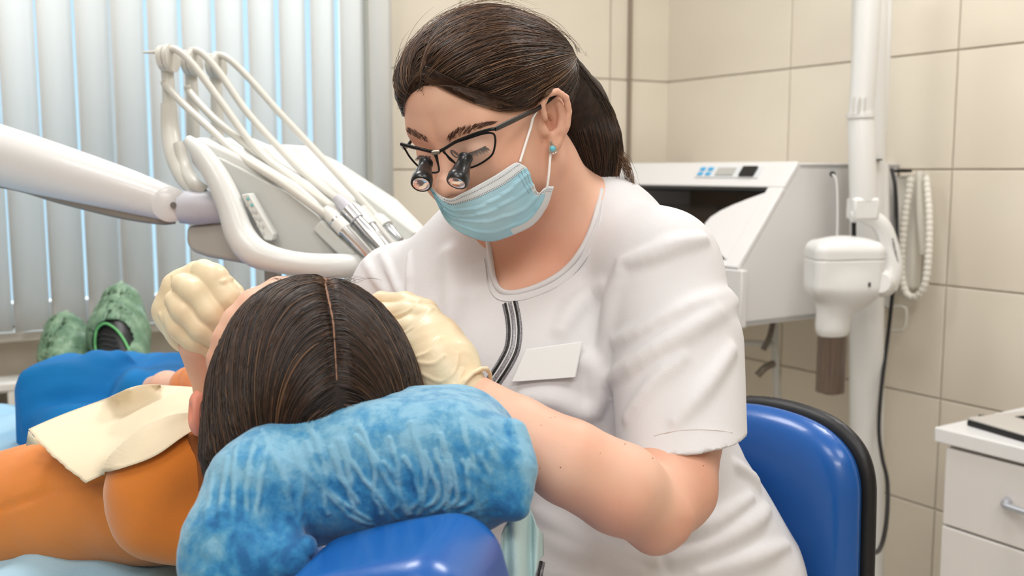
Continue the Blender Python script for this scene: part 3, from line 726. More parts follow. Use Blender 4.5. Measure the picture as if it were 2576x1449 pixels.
def cover_nodes(m):
    nt = m.node_tree; b = nt.nodes['Principled BSDF']; L = nt.links.new
    tc = nt.nodes.new('ShaderNodeTexCoord'); mp = nt.nodes.new('ShaderNodeMapping'); L(tc.outputs['Object'], mp.inputs[0]); mp.inputs['Scale'].default_value = (1, 1, 1.0)
    n1 = nt.nodes.new('ShaderNodeTexNoise'); n1.inputs['Scale'].default_value = 36; n1.inputs['Detail'].default_value = 9; n1.inputs['Roughness'].default_value = .68; n1.inputs['Distortion'].default_value = .4
    L(mp.outputs[0], n1.inputs['Vector'])
    mp2 = nt.nodes.new('ShaderNodeMapping'); L(tc.outputs['Object'], mp2.inputs[0]); mp2.inputs['Scale'].default_value = (70, 60, 45)
    n2 = nt.nodes.new('ShaderNodeTexNoise'); n2.inputs['Scale'].default_value = 1.6; n2.inputs['Detail'].default_value = 4; L(mp2.outputs[0], n2.inputs['Vector'])
    at = nt.nodes.new('ShaderNodeAttribute'); at.attribute_name = 'cover_tone'
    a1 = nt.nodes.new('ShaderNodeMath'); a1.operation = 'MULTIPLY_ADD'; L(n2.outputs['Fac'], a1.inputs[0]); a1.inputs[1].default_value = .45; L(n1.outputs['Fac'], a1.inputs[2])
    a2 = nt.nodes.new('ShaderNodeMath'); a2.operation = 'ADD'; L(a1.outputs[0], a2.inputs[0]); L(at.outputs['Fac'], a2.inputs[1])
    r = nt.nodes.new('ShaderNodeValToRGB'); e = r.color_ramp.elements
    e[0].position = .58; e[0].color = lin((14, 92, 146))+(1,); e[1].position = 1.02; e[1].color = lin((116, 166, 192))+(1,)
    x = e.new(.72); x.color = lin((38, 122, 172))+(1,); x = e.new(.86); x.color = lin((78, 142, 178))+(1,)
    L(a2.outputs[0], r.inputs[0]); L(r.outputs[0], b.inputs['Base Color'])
    setin(b, ['Sheen Weight'], .25)
cover_nodes(m_cover)
hlo = np.minimum(P(470, 1449, .80), P(470, 960, .60))-.02; 
hlo = hcc-[.19, .16, .16]; hhi = hcc+[.17, .13, .12]
hdr = sdf_obj('headrest_pad', lambda p: headrest(p)+.006, hlo, hhi, .004, m_bv, ch)[0]
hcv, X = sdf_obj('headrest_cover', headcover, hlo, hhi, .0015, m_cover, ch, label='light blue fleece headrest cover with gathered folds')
rr = None
for L_ in RID:
    e = chain(X, L_, [.001]*len(L_)); rr = e if rr is None else np.minimum(rr, e)
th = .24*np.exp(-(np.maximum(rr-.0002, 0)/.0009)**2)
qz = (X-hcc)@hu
th = th+.20*np.clip((qz-.012)/.03, 0, 1)+.17*np.clip(((hcc-X)@hax-.095)/.02, 0, 1)+.25*np.clip(((X-hcc)@hax-.112)/.008, 0, 1)-.08*np.clip((-qz-.0)/.03, 0, 1)  # besides the ridges: lighter towards top and both ends, darker towards the bottom
a = hcv.data.attributes.new('cover_tone', 'FLOAT', 'POINT'); a.data.foreach_set('value', th.astype(np.float32))
# lower vinyl pad
pc = P(985, 1530, .645); pax = nrm(P(1220, 1455, .64)-P(850, 1530, .66)); pb = nrm(np.cross([0, 0, 1.], pax)); pu = np.cross(pax, pb)
def lowpad(p):
    q = p-pc; c = np.stack([q@pax, q@pb, q@pu], 1)
    c[:, 2] -= -.9*c[:, 0]**2
    return rbox(c, np.zeros(3), [.074, .07, .046], np.eye(3), .034)
sdf_obj('headrest_block', lowpad, pc-.11, pc+.11, .003, m_bv, ch, label='shiny blue vinyl block below the headrest')
# chair back under the patient
cb0, cb1 = P(420, 1540, .95), P(-60, 1330, 1.75)
bax = nrm((cb1-cb0)*[1, 1, .0]); bsd = np.cross([0, 0, 1.], bax)
box('backrest_cushion', (cb0+cb1)/2+[0, 0, .03], (.46, .26, .045), m_bv, ch, R=[bax, bsd, [0, 0, 1]], bevel=.03, seg=5)
box('legrest_cushion', (cb0+cb1)/2+bax*-.72-[0, 0, .06], (.36, .24, .04), m_bv, ch, R=[bax, bsd, [0, 0, 1]], bevel=.03, seg=5)
box('chair_pedestal', ((cb0+cb1)/2+bax*-.1)*[1, 1, 0]+[0, 0, .40], (.16, .13, .38), m_white, ch, R=[bax, bsd, [0, 0, 1]], bevel=.03)
box('chair_base', ((cb0+cb1)/2+bax*-.1)*[1, 1, 0]+[0, 0, .03], (.36, .22, .03), m_grey, ch, R=[bax, bsd, [0, 0, 1]], bevel=.02)
tube('headrest_bar', [pc-[0, -.02, .05], pc-[.0, -.12, .11], (pc+cb0)/2-[0, -.05, .10]], .012, m_chrome, ch)
# ------------------------------------------------------------------ dentist
HD = np.array([[.83, -.55, .06], [-.49, -.75, -.44], [-.287, -.336, .89]])
F_ = nrm(HD[1]); L_h = nrm(HD[0]-F_*(HD[0]@F_)); U_ = np.cross(F_, L_h); HD = np.array([L_h, F_, U_])
HS = .925; EYE = P(1126, 384, .965); O = EYE-.085*HS*F_
def H(l, f, u): return O+HS*(l*L_h+f*F_+u*U_)
def hl(p): return (p-O)@HD.T/HS
def head_core(q):
    """q in head coordinates (left, forward, up)"""
    s = np.stack([np.abs(q[:, 0]), q[:, 1], q[:, 2]], 1)
    d = ell(q, np.array([0, -.010, .031]), [.0750, .090, .079])
    d = smin(d, ell(q, np.array([0, .036, .036]), [.061, .050, .058]), .03)
    d = smin(d, ell(q, np.array([0, .030, -.035]), [.059, .055, .068]), .03)
    d = smin(d, ell(q, np.array([0, .052, -.088]), [.034, .032, .028]), .03)
    d = smin(d, cap(s, [.052, -.005, -.055], [.025, .05, -.092], .016, .014), .03)
    d = smin(d, sph(s, np.array([.036, .052, -.038]), .028), .03)
    d = smin(d, cap(s, [.012, .079, .020], [.040, .068, .021], .0115), .018)
    d = smax(d, -sph(s, np.array([.034, .106, -.004]), .021), .016)
    d = smin(d, sph(s, np.array([.0325, .0715, -.004]), .0165), .004)
    d = smin(d, chain(q, [[0, .082, .012], [0, .098, -.016], [0, .111, -.031]], [.0065, .0075, .0100]), .012)
    d = smin(d, sph(s, np.array([.0115, .100, -.036]), .0080), .008)
    d = smax(d, -sph(s, np.array([.006, .111, -.043]), .0035), .004)
    d = smin(d, cap(s, [0, .0955, -.067], [.018, .086, -.069], .0055, .002), .006)
    d = smin(d, cap(s, [0, .0950, -.076], [.016, .086, -.075], .0065, .002), .006)
    return d
def ear(q, s=1, scale=1.0):
    e = np.stack([q[:, 0]*s, q[:, 1], q[:, 2]], 1)
    c = np.array([.0765, -.004, -.010]); n = nrm([.80, .60, .0]); up = nrm([.04, -.22, 1]); up = nrm(up-n*(up@n)); fr = np.cross(n, up); fr = fr if fr[1] > 0 else -fr
    r = e-c; X = np.stack([r@fr, r@up, r@n], 1)/scale     # forward, up, out
    rim = [(.0105, .006), (.0125, .020), (.006, .030), (-.006, .0315), (-.0155, .023), (-.0175, .008), (-.014, -.008), (-.008, -.019), (.001, -.0265)]
    P3 = [np.array([a, b, .003+.004*(b > -.01)]) for a, b in rim]
    d = ell(X, np.array([-.002, .002, -.004]), [.0165, .0305, .0065])
    d = smax(d, -ell(X, np.array([-.001, .006, .004]), [.0120, .0220, .0085]), .003)
    d = smax(d, -ell(X, np.array([.004, -.003, -.002]), [.0075, .0105, .0115]), .003)
    d = smin(d, chain(X, P3, [.0032, .0036, .0036, .0036, .0036, .0034, .0032, .0034, .005]), .003)
    d = smin(d, chain(X, [np.array([-.010, .016, .0]), np.array([-.0105, .002, .0015]), np.array([-.006, -.010, .0025]), np.array([.004, -.0165, .002])], [.003, .0035, .0035, .003]), .005)
    d = smin(d, cap(X, [.012, -.004, .0], [.010, -.010, .002], .0045), .005)
    d = smin(d, ell(X, np.array([.0005, -.0255, .0]), [.0085, .0095, .005]), .006)
    return d*scale
def jaw(q):
    return ell(q, np.array([0, .0, -.05]), [.058, .06, .06])
NB = P(1395, 640, 1.125)
SHL, SHR = P(1660, 672, 1.03), P(1015, 745, 1.235)
def dress(p):
    """clothed torso and sleeves, one smooth form"""
    d = ell(p, P(1390, 860, 1.16), [.185, .125, .215])
    d = smin(d, chain(p, [SHR, P(1250, 650, 1.17), NB+[.01, .02, -.02], P(1530, 610, 1.10), SHL], [.062, .055, .06, .055, .058]), .05)
    d = smin(d, sph(p, P(1330, 950, 1.06), .085), .06)
    d = smin(d, sph(p, P(1190, 900, 1.13), .085), .06)
    d = smin(d, chain(p, [P(1450, 1000, 1.13), P(1600, 1250, 1.13), P(1690, 1480, 1.12)], [.14, .135, .155]), .06)
    d = smin(d, chain(p, [P(1250, 1150, 1.12), P(1400, 1400, 1.08), P(1400, 1600, 1.0)], [.10, .13, .13]), .06)
    d = smin(d, chain(p, [P(1640, 1540, 1.1), P(1250, 1700, .95)], [.14, .11]), .05)
    return d
def sleeves(p):
    a = chain(p, [SHL, P(1702, 870, .985), P(1714, 1120, .925), P(1720, 1230, .899)], [.058, .0655, .0625, .0615])
    b = chain(p, [SHR, P(965, 880, 1.22), P(930, 990, 1.20)], [.062, .062, .060])
    return a, b
HEMn = nrm(P(1714, 1120, .925)-P(1702, 870, .985))
def shirt_solid(p):
    a, b = sleeves(p); t = dress(p)
    a = np.maximum(a, (p-P(1728, 1106, .925))@nrm([.12, -.08, -1]))
    d = smin(t, a, .022); return smin(d, b, .02)
FOLDS = []
def fold(pts, r=.003, k=.012, sgn=1):
    r *= 1.45; k *= .7
    px = [q[0] for q in pts]; py = [q[1] for q in pts]
    A = crom(np.column_stack([px, py]), 3)
    X = march(A[:, 0], A[:, 1], shirt_solid, .8, 1.5, 70); n = len(X)
    FOLDS.append((X, [r*(.25+.75*math.sin(math.pi*(i+.4)/(n-.2))) for i in range(n)], k, sgn))
def folds():
    fold([(1566, 662), (1640, 640), (1700, 615), (1770, 600)], .006, .016)
    fold([(1560, 690), (1542, 760), (1535, 850), (1515, 950), (1500, 1040)], .006, .018)
    fold([(1552, 860), (1640, 820), (1740, 770), (1830, 740)], .0045, .016)
    fold([(1530, 960), (1620, 900), (1720, 840), (1845, 760)], .006, .018)
    fold([(1580, 1050), (1650, 960), (1720, 900)], .004, .016)
    fold([(1700, 1060), (1770, 980), (1840, 880)], .004, .018)
    fold([(1410, 830), (1450, 770), (1520, 720)], .004, .02)
    fold([(1320, 1000), (1400, 1010), (1470, 1040), (1500, 1010)], .005, .02)
    fold([(1450, 900), (1490, 930), (1500, 980)], .005, .02)
    fold([(1130, 640), (1145, 760), (1135, 880)], .004, .03)
    fold([(1030, 640), (1030, 700), (1032, 760)], .003, .010)
    fold([(960, 640), (990, 700), (1010, 745)], .003, .012)
    fold([(920, 660), (950, 710), (975, 740)], .003, .012)
    fold([(1350, 1290), (1430, 1340), (1520, 1385), (1640, 1410)], .006, .018)
    fold([(1370, 1360), (1450, 1400), (1600, 1440)], .005, .016)
    fold([(1690, 1410), (1800, 1370), (1900, 1310), (1930, 1280)], .006, .018)
    fold([(1720, 1340), (1800, 1310), (1890, 1250)], .005, .016)
    fold([(1760, 1445), (1880, 1410), (1980, 1370)], .006, .018)
    fold([(1850, 1170), (1890, 1200), (1905, 1225)], .005, .016)
    fold([(1380, 1440), (1420, 1447), (1500, 1449)], .004, .014)
NECKC = P(1330, 560, 1.045)
# neckline: a tube shaped opening following the collar curve
COL_PX = [(1513, 478), (1495, 555), (1465, 625), (1420, 680), (1360, 717), (1300, 736), (1262, 733), (1243, 705), (1234, 655), (1228, 600), (1226, 570)]
COLLAR = march([q[0] for q in COL_PX], [q[1] for q in COL_PX], shirt_solid, .85, 1.4, 140)
def fit_loop():
    c = COLLAR.mean(0); u, s, v = np.linalg.svd(COLLAR-c); return c, v
# plane-like cut: points whose projection into the collar polygon lies inside are removed
cc_, cv_ = fit_loop(); cnv = cv_[2]; cnv = cnv if cnv[1] < 0 else -cnv
ca_, cb_ = cv_[0], cv_[1]
LOOP = np.vstack([crom(COLLAR, 6), COLLAR[0]*0+COLLAR[-1]+[0, .09, .02], COLLAR[0]+[-.05, .10, .02]])
L2 = np.stack([(LOOP-cc_)@ca_, (LOOP-cc_)@cb_], 1)
def neck_cut(p):
    q = np.stack([(p-cc_)@ca_, (p-cc_)@cb_], 1).astype(np.float32)
    d2 = np.full(len(q), 1e9, np.float32); ins = np.zeros(len(q), bool); n = len(L2)
    for i in range(n):
        a, b = L2[i], L2[(i+1) % n]; e = b-a; w = q-a
        t = np.clip((w@e)/(e@e), 0, 1); d2 = np.minimum(d2, ((w-t[:, None]*e)**2).sum(1))
        c = ((a[1] > q[:, 1]) != (b[1] > q[:, 1])) & (q[:, 0] < (b[0]-a[0])*(q[:, 1]-a[1])/(b[1]-a[1]+1e-12)+a[0]); ins ^= c
    return np.where(ins, -1, 1)*np.sqrt(d2)
folds()
def with_folds(p):
    d = shirt_solid(p)
    for X, r, k, sg in FOLDS:
        lo = X.min(0)-.04; hi = X.max(0)+.04; m = ((p > lo) & (p < hi)).all(1) & (np.abs(d) < .03)
        if m.any(): d[m] = smin(d[m], chain(p[m], X, r), k)
    return d+.0020*n3(p, 24, 11)
def shirt(p):
    d = with_folds(p)
    m = (np.abs(d) < .05) & (p[:, 2] > CZ-.35)
    if m.any():
        c = neck_cut(p[m]); d[m] = np.maximum(d[m], -c)
    # hollow hem of the left sleeve
    hA = P(1702, 870, .985); hB = P(1714, 1120, .925); hol = chain(p, [hA+.45*(hB-hA), hA+1.25*(hB-hA)], [.0570, .0552])
    d = smax(d, -hol, .004)
    return d
EL = P(1652, 1292, .850)
def arms(p):
    UA = [SHL, P(1694, 960, .968), P(1696, 1100, .932), P(1678, 1225, .885), EL]
    d = chain(p, UA, [.048, .0455, .0450, .0450, .031], .006)
    d = smin(d, cap(p, EL, P(1642, 1352, .842), .026, .0105), .02)
    fa = chain(p, [EL, P(1560, 1230, .83), P(1430, 1162, .825), P(1300, 1085, .84), P(1195, 1010, .865)], [.032, .0390, .0360, .030, .0235], .006)
    d = smin(d, fa, .008)
    ra = chain(p, [SHR, P(900, 960, 1.17), P(640, 1130, 1.06)], [.05, .045, .036], .02)
    ra = smin(ra, chain(p, [P(640, 1130, 1.06), P(560, 985, 1.0), P(496, 868, .955)], [.034, .026, .0180], .01), .03)
    return np.minimum(d, ra)
EAR1 = H(.0765, -.004, -.01); EAR2 = H(-.0765, -.004, -.01)
def body(p):
    d = local(p, O, .24, lambda p_: head_core(hl(p_))*HS)
    nk = chain(p, [H(0, -.022, -.035), H(.0, -.035, -.09), NB+[.0, .01, .02]], [.054, .053, .060], .03)
    d = smin(d, nk, .025)
    d = np.minimum(d, 1e9)
    d = smin(d, local(p, EAR1, .065, lambda p_: ear(hl(p_), 1)*HS), .004); d = smin(d, local(p, EAR2, .065, lambda p_: ear(hl(p_), -1)*HS), .004)
    t = dress(p)+.0035
    d = smin(d, t, .035)
    # collar bones
    return smin(d, arms(p), .004)
def dbody(p):
    # under the clothes the body stays inside them
    return body(p)
dn = thing('person', 'seated dentist in white short-sleeved top, mask and magnifying glasses, leaning over the patient', 'person', (float(EYE[0])+.2, 1.12, .5))
m_skin = mat('skin', (224, 181, 157), .55, rgb2=(222, 166, 141), nscale=14, ndet=2, sss=.12, bump=.06, bscale=450)
m_skin2 = m_skin
dlo = np.array([-.42, .70, CZ-.56]); dhi = np.array([.30, 1.36, CZ+.20])
dbo, DX = sdf_obj('body', dbody, dlo, dhi, .0024, m_skin, dn)
m_shirt = mat('white_jersey', (216, 215, 217), .85, bump=.12, bscale=700, sss=0)
setin(m_shirt.node_tree.nodes['Principled BSDF'], ['Sheen Weight'], .1)
shr, SX = sdf_obj('t_shirt', shirt, dlo-[0, 0, .04], dhi+[.08, .06, -.1], .0030, m_shirt, dn, label='white crew neck jersey top with short sleeves')
# collar band
tube('collar_band', (COLLAR+LOOP[:1]*0)-.000*cnv, .0032, m_shirt, shr, flat=(1, 1), sides=10, n=8)
cb2 = march([1516, 1508, 1482, 1436, 1372, 1302, 1252, 1228, 1218], [510, 562, 636, 696, 736, 757, 752, 715, 650], with_folds, .85, 1.4, 140, off=.0004)
tube('collar_stitch', cb2, .0009, m_shirt, shr, sides=6)
# ------------------------------------------------------------------ dentist: hair
TIE = H(.056, -.076, .030)
def hairline(q):
    l, f = q[:, 0], q[:, 1]
    h = np.interp(f, [-.10, -.05, -.03, -.012, .010, .035, .055, .07, .085, .1], [-.05, -.045, -.02, .026, .020, .022, .036, .060, .082, .086])
    hr = np.interp(f, [-.10, -.05, -.03, -.012, .010, .035, .055, .068, .075, .085, .1], [-.05, -.045, -.02, .01, -.005, .000, .010, .030, .050, .082, .086])
    w = np.clip((l+.015)/.03, 0, 1)
    return h*w+hr*(1-w)
def hair_full(p):
    q = hl(p)
    d = ell(q, np.array([0, -.013, .034]), [.0825, .0945, .0825])
    d = smin(d, ell(q, np.array([.0, .030, .058]), [.066, .055, .048]), .03)
    d = smin(d, ell(q, np.array([.040, -.055, .025]), [.040, .045, .045]), .03)
    part = np.abs(q[:, 0]+.008)
    d = d+.004*np.exp(-(part/.006)**2)*np.clip((q[:, 1]-.0)/.04, 0, 1)
    return d*HS
def hair_shell(p):
    q = hl(p); d = hair_full(p)+.0018*n3(q*[1, .5, 2.0], 90, 21)
    return smax(d, -(q[:, 2]-hairline(q))*HS*.75, .008)
PT = [TIE, P(1452, 262, 1.125), P(1480, 360, 1.13), P(1496, 440, 1.13), P(1492, 500, 1.12)]
PR = [.020, .032, .034, .024, .007]
def pony(p):
    d = chain(p, PT, PR, .01)
    return smin(d, chain(p, [TIE, P(1460, 330, 1.13), P(1510, 410, 1.14), P(1535, 455, 1.14)], [.015, .018, .010, .003]), .01)+.001*n3(p*[1, 1, .15], 300, 4)
m_hair = mat('brown_hair', (32, 22, 16), .75, rgb2=(52, 36, 27), nscale=120)
m_strand = hair_mat('hair_strands', (32, 21, 15), (86, 60, 42), .36)
m_strand_l = hair_mat('hair_strands_light', (70, 46, 32), (140, 104, 74), .36)
hb_lo = O-[.15, .16, .15]; hb_hi = O+[.16, .16, .17]
hair, HX = sdf_obj('hair', hair_shell, hb_lo, hb_hi, .0032, m_hair, dn, label='dark brown hair combed back')
pn, PX_ = sdf_obj('ponytail', pony, np.min(PT, 0)-.05, np.max(PT, 0)+.06, .003, m_hair, dn, label='low ponytail with lighter ends')
def pick(X, n, cond=None):
    if cond is not None: X = X[cond(X)]
    return X[rng.integers(0, len(X), n)].astype(float)
def hdir(X, i):
    q = hl(X); D = TIE-X; dist = np.linalg.norm(D, axis=1)[:, None]; D = D/(dist+1e-9)
    side = np.sign(q[:, 0]+.008)[:, None]
    fr = np.clip((q[:, 1]-.0)/.07, 0, 1)[:, None]
    D = D+fr*(side*.25*L_h+.15*U_) - .4*np.clip(1-np.abs(q[:, 0:1]+.008)/.05, 0, 1)*F_*.5
    return D
H0_ = pick(HX, 12000, lambda X: (hl(X)[:, 2] > hairline(hl(X))+.002))
pth = flow(H0_, hair_full, hdir, 15, .0065, off=.0009)
pth += rng.normal(0, .0006, (len(pth), 1, 3))+rng.normal(0, .0002, pth.shape)
strands('hair_strands', pth, .00030, m_strand, hair)
pth = flow(pick(HX, 900, lambda X: (hl(X)[:, 1] > -.02) & (hl(X)[:, 2] > hairline(hl(X))+.002)), hair_full, hdir, 15, .0065, off=.0014)
pth += rng.normal(0, .0007, (len(pth), 1, 3))
strands('highlight_strands', pth, .00028, m_strand_l, hair)
# hairline wisps sweeping over the temple
def edge_strands(curve, n, up, span, seed=0):
    B_ = crom(curve, 12); L_ = np.linspace(0, len(B_)-1, 400); B_ = np.stack([np.interp(L_, np.arange(len(B_)), B_[:, i]) for i in range(2)], 1)
    K = 12; t0 = rng.uniform(-.05, 1-span*.6, n); o0 = rng.uniform(-1, up, n); o1 = o0*rng.uniform(.7, 1.2, n)+rng.normal(0, 1.5, n); out = []
    for k in range(K):
        t = np.clip(t0+span*k/(K-1), 0, 1); c = np.stack([np.interp(t, np.linspace(0, 1, 400), B_[:, i]) for i in range(2)], 1)
        o = o0+(o1-o0)*k/(K-1)
        out.append(march(c[:, 0], c[:, 1]-o, lambda p: np.minimum(hair_shell(p), body(p)), .85, 1.2, 60, off=.0016))
    return np.stack(out, 1)
ES = np.concatenate([edge_strands([(1072, 202), (1100, 213), (1140, 233), (1200, 259), (1262, 276), (1320, 270), (1362, 246), (1395, 215)], 900, 34, .55)])
strands('hairline_strands', ES, .00026, m_strand, hair)
strands('hairline_wisps', edge_strands([(1074, 206), (1100, 217), (1140, 237), (1200, 263), (1262, 281), (1320, 276), (1362, 252), (1395, 222)], 260, 20, .5), .0002, m_strand_l, hair)
strands('hairline_strands', edge_strands([(1074, 198), (1050, 206), (1034, 226), (1024, 252), (1019, 284)], 260, 14, .6), .00026, m_strand, hair)
# loose hairs standing off
pth = flow(pick(HX, 160, lambda X: hl(X)[:, 2] > .06), hair_full, hdir, 10, .007, off=.003)
pth += (np.linspace(0, 1, 11)**1.5)[None, :, None]*rng.normal(0, .006, (160, 1, 3)); pth[:, :, 2] += (np.sin(np.linspace(0, 3.1, 11))*.004)[None]
strands('loose_hairs', pth, .00016, m_strand_l, hair)
# ponytail strands
def ponydir(X, i):
    t = np.clip((PT[0][2]-X[:, 2])/(PT[0][2]-PT[-1][2]), 0, 1)[:, None]
    return np.array([.10, 0, -.25])*(1-t)+np.array([-.03, 0, -.3])*t+np.array([.3, .02, -.1])*np.clip(.25-t, 0, 1)
S_ = 4500; T0 = TIE+rng.normal(0, .010, (S_, 3))
u_ = rng.normal(0, 1, (S_, 3)); u_ /= np.linalg.norm(u_, axis=1)[:, None]; u_ *= rng.uniform(.85, 1.15, (S_, 1))
cp_ = crom([np.r_[a, b] for a, b in zip(PT, PR)], 4)
pth = np.stack([c[:3]+u_*c[3]*[1, 1, .3] for c in cp_], 1); pth += rng.normal(0, .0004, pth.shape)
cut = rng.uniform(0, 1, S_)
strands('ponytail_strands', pth, .00034, m_strand, pn)
tails = [[(1440, 230), (1470, 330), (1476, 420), (1462, 490), (1440, 548)], [(1440, 225), (1485, 330), (1478, 430), (1470, 500), (1452, 540)], [(1445, 215), (1510, 300), (1540, 370), (1570, 410), (1590, 470)], [(1440, 210), (1500, 290), (1535, 350), (1545, 420), (1535, 470)],
         [(1440, 220), (1490, 330), (1515, 420), (1510, 470), (1512, 500)], [(1445, 215), (1500, 300), (1530, 380), (1560, 470), (1600, 480)]]
pp = []
for T_ in tails:
    c = crom([P(x, y, 1.12) for x, y in T_], 4)
    for j in range(90 if T_ is not tails[5] else 10):
        o_ = rng.normal(0, .0035, 3); g = rng.uniform(.3, 1, 1)
        pp.append(c+o_*np.linspace(1, .5+g[0]*.6, len(c))[:, None]+rng.normal(0, .0005, c.shape))
strands('tail_ends', np.array(pp), .00026, m_strand_l, pn)
tube('hair_tie', [TIE+.014*(math.cos(a)*nrm([.2, 1, 0])+math.sin(a)*np.array([-.3, 0, 1.])) for a in np.linspace(0, 2*math.pi, 9)[:-1]], .003, m_black, dn, closed=True, sides=8)
# ------------------------------------------------------------------ brows and lashes
def hairs_on(name, line, n, dirpx, ln, spread, rad, m, off=.0006, lift=.0):
    A = crom(line, 10); t = rng.uniform(0, len(A)-1.001, n); i = t.astype(int); fr = (t-i)[:, None]
    C = A[i]*(1-fr)+A[i+1]*fr
    w = C[:, 2] if A.shape[1] > 2 else spread
    x = C[:, 0]+rng.normal(0, 1, n)*2; y = C[:, 1]+rng.uniform(-1, 1, n)*w
    tt_ = t/(len(A)-1)
    dx = np.interp(tt_, [0, 1], [dirpx[0][0], dirpx[1][0]]); dy = np.interp(tt_, [0, 1], [dirpx[0][1], dirpx[1][1]])
    K = 5; out = []
    for k in range(K):
        f = k/(K-1)*ln*rng.uniform(.6, 1.1, n)
        out.append(march(x+dx*f+rng.normal(0, .5, n), y+dy*f, body, .85, 1.1, 90, off=off+lift*k/(K-1)))
    return strands(name, np.stack(out, 1), rad, m, dn)
m_brow = hair_mat('brow_hair', (66, 42, 32), (104, 70, 54), .5)
hairs_on('eyebrow', [(1124, 352, 9), (1150, 336, 10), (1185, 325, 8), (1215, 315, 5), (1240, 309, 2)], 230, [(.5, -1), (1, -.3)], 13, 6, .00017, m_brow, .0004)
hairs_on('eyebrow', [(1078, 354, 4), (1058, 345, 7), (1038, 334, 7), (1029, 330, 5)], 150, [(-.7, -.7), (-.6, -.8)], 10, 6, .00017, m_brow, .0004)
m_lash = hair_mat('lash_hair', (30, 20, 18), (50, 34, 30), .5)
hairs_on('eyelashes', [(1166, 388, 1), (1185, 383, 1), (1205, 376, 1), (1222, 369, 1)], 130, [(-.1, 1), (.6, .7)], 12, 1, .00018, m_lash, .0004, .005)
hairs_on('eyelashes', [(1056, 391, 1), (1068, 392, 1), (1082, 393, 1)], 60, [(-.5, 1), (.1, 1)], 9, 1, .00018, m_lash, .0004, .004)
tube('lash_line', march([1164, 1180, 1200, 1222], [388, 386, 379, 368], body, .8, 1.1, 60, off=.0001), .0007, mat('lash_dark', (70, 44, 38), .6), dn, sides=8)
# moles on the arm
m_mole = mat('mole', (150, 92, 64), .6)
for x, y, r in ((1641, 1154, .0012), (1410, 1176, .0009), (1358, 1178, .0008), (1385, 1052, .0009), (1396, 1050, .0007), (1572, 1118, .0009), (1618, 1126, .0006), (1769, 1172, .0009), (1402, 1272, .0008), (1699, 1122, .0008), (1510, 1140, .0006), (1361, 1070, .0006), (1268, 716, .0007), (1326, 716, .0006)):
    c = march([x], [y], body, .6, 1.2, 90)[0]
    lathe('mole', c+[0, -.0004, .0], c+[0, .0006, 0], [(0, r*.4), (.4, r*.75), (1, r*.75)], m_mole, dbo, sides=8)
# ------------------------------------------------------------------ face mask
def mform(p):
    q = hl(p); d = head_core(q)-.003
    d = smin(d, ell(q, np.array([0, .034, -.058]), [.058, .079, .058]), .03)
    d = smin(d, cap(q, [0, .104, -.034], [0, .096, -.075], .012, .014), .03)
    return d*HS
top = [(1078, 452), (1088, 472), (1110, 492), (1134, 499), (1160, 487), (1192, 471), (1247, 440), (1290, 412), (1302, 409)]
bot = [(1078, 462), (1094, 492), (1108, 525), (1124, 552), (1150, 577), (1192, 597), (1238, 604), (1284, 590), (1338, 564), (1372, 520), (1390, 468)]
sidec = [(1302, 409), (1324, 424), (1338, 462), (1352, 484), (1370, 470), (1390, 468)]
NS, NV = 64, 44
s_ = np.linspace(0, 1, NS); v_ = np.linspace(0, 1, NV)
Tc = poly_interp(top, s_); Bc = poly_interp(bot, s_); Sc = poly_interp(sidec, v_)
G_ = Tc[:, None]*(1-v_)[None, :, None]+Bc[:, None]*v_[None, :, None]
lin_side = Tc[-1]*(1-v_)[:, None]+Bc[-1]*v_[:, None]
G_ = G_+(Sc-lin_side)[None]*(s_**5)[:, None, None]
MX = march(G_[..., 0].ravel(), G_[..., 1].ravel(), mform, .8, 1.15, 90, off=.0012)
_, GG = grad(MX, mform, .001); GG /= np.linalg.norm(GG, axis=1)[:, None]
pl = np.zeros((NS, NV))
for v0, a in ((.30, 1), (.48, 1), (.64, 1), (.80, .8)):
    vv = v_[None]+.04*np.sin(s_*5+v0*9)[:, None]; pl += a*np.where(vv > v0, np.exp(-(vv-v0)/.05), 0)
pl += .5*np.exp(-((v_[None]-.42-.1*s_[:, None])/.05)**2)*np.sin(s_*14)[:, None]*.5
MX = MX+GG*(pl.ravel()*.0018)[:, None]
m_mask = mat('mask_blue', (164, 216, 236), .75, rgb2=(184, 224, 240), nscale=22, bump=.15, bscale=900)
m_maskw = mat('mask_white', (226, 232, 236), .75, bump=.1, bscale=900)
mk = patch('face_mask', MX.reshape(NS, NV, 3), m_mask, dn, solid=.0008, label='light blue pleated surgical mask with white edges')
mk.data.materials.append(m_maskw)
pi = 0
for i in range(NS-1):
    for j in range(NV-1):
        if (j < 8-4*(i < 6)) or i > NS-5 and j > 20 or (j > NV-7 and i > NS*.62): mk.data.polygons[pi].material_index = 1
        pi += 1
M3 = MX.reshape(NS, NV, 3)
m_st = mat('stitch_grey', (120, 132, 142), .7)
def stitches(j, i0, i1, dn_=.0):
    V = []; F = []
    for i in np.arange(i0, i1, 1.0):
        a = M3[int(i), j]; b = M3[min(int(i)+1, NS-1), j]; g = GG.reshape(NS, NV, 3)[int(i), j]
        e = (b-a); up = np.cross(g, nrm(e))*.00035
        for (p0, p1) in ((.05, .55),):
            o_ = len(V); A0 = a+e*p0+g*.0008; A1 = a+e*p1+g*.0008
            V += [A0-up, A1-up, A1+up, A0+up]; F.append((o_, o_+1, o_+2, o_+3))
    return V, F
V, F = [], []
for j, i0, i1 in ((3, 14, 62), (7, 14, 62), (8, 16, 60)):
    v, f = stitches(j, i0, i1); F += [tuple(len(V)+k for k in q) for q in f]; V += v
part('stitching', V, F, m_st, mk, label='grey dashed stitch lines')
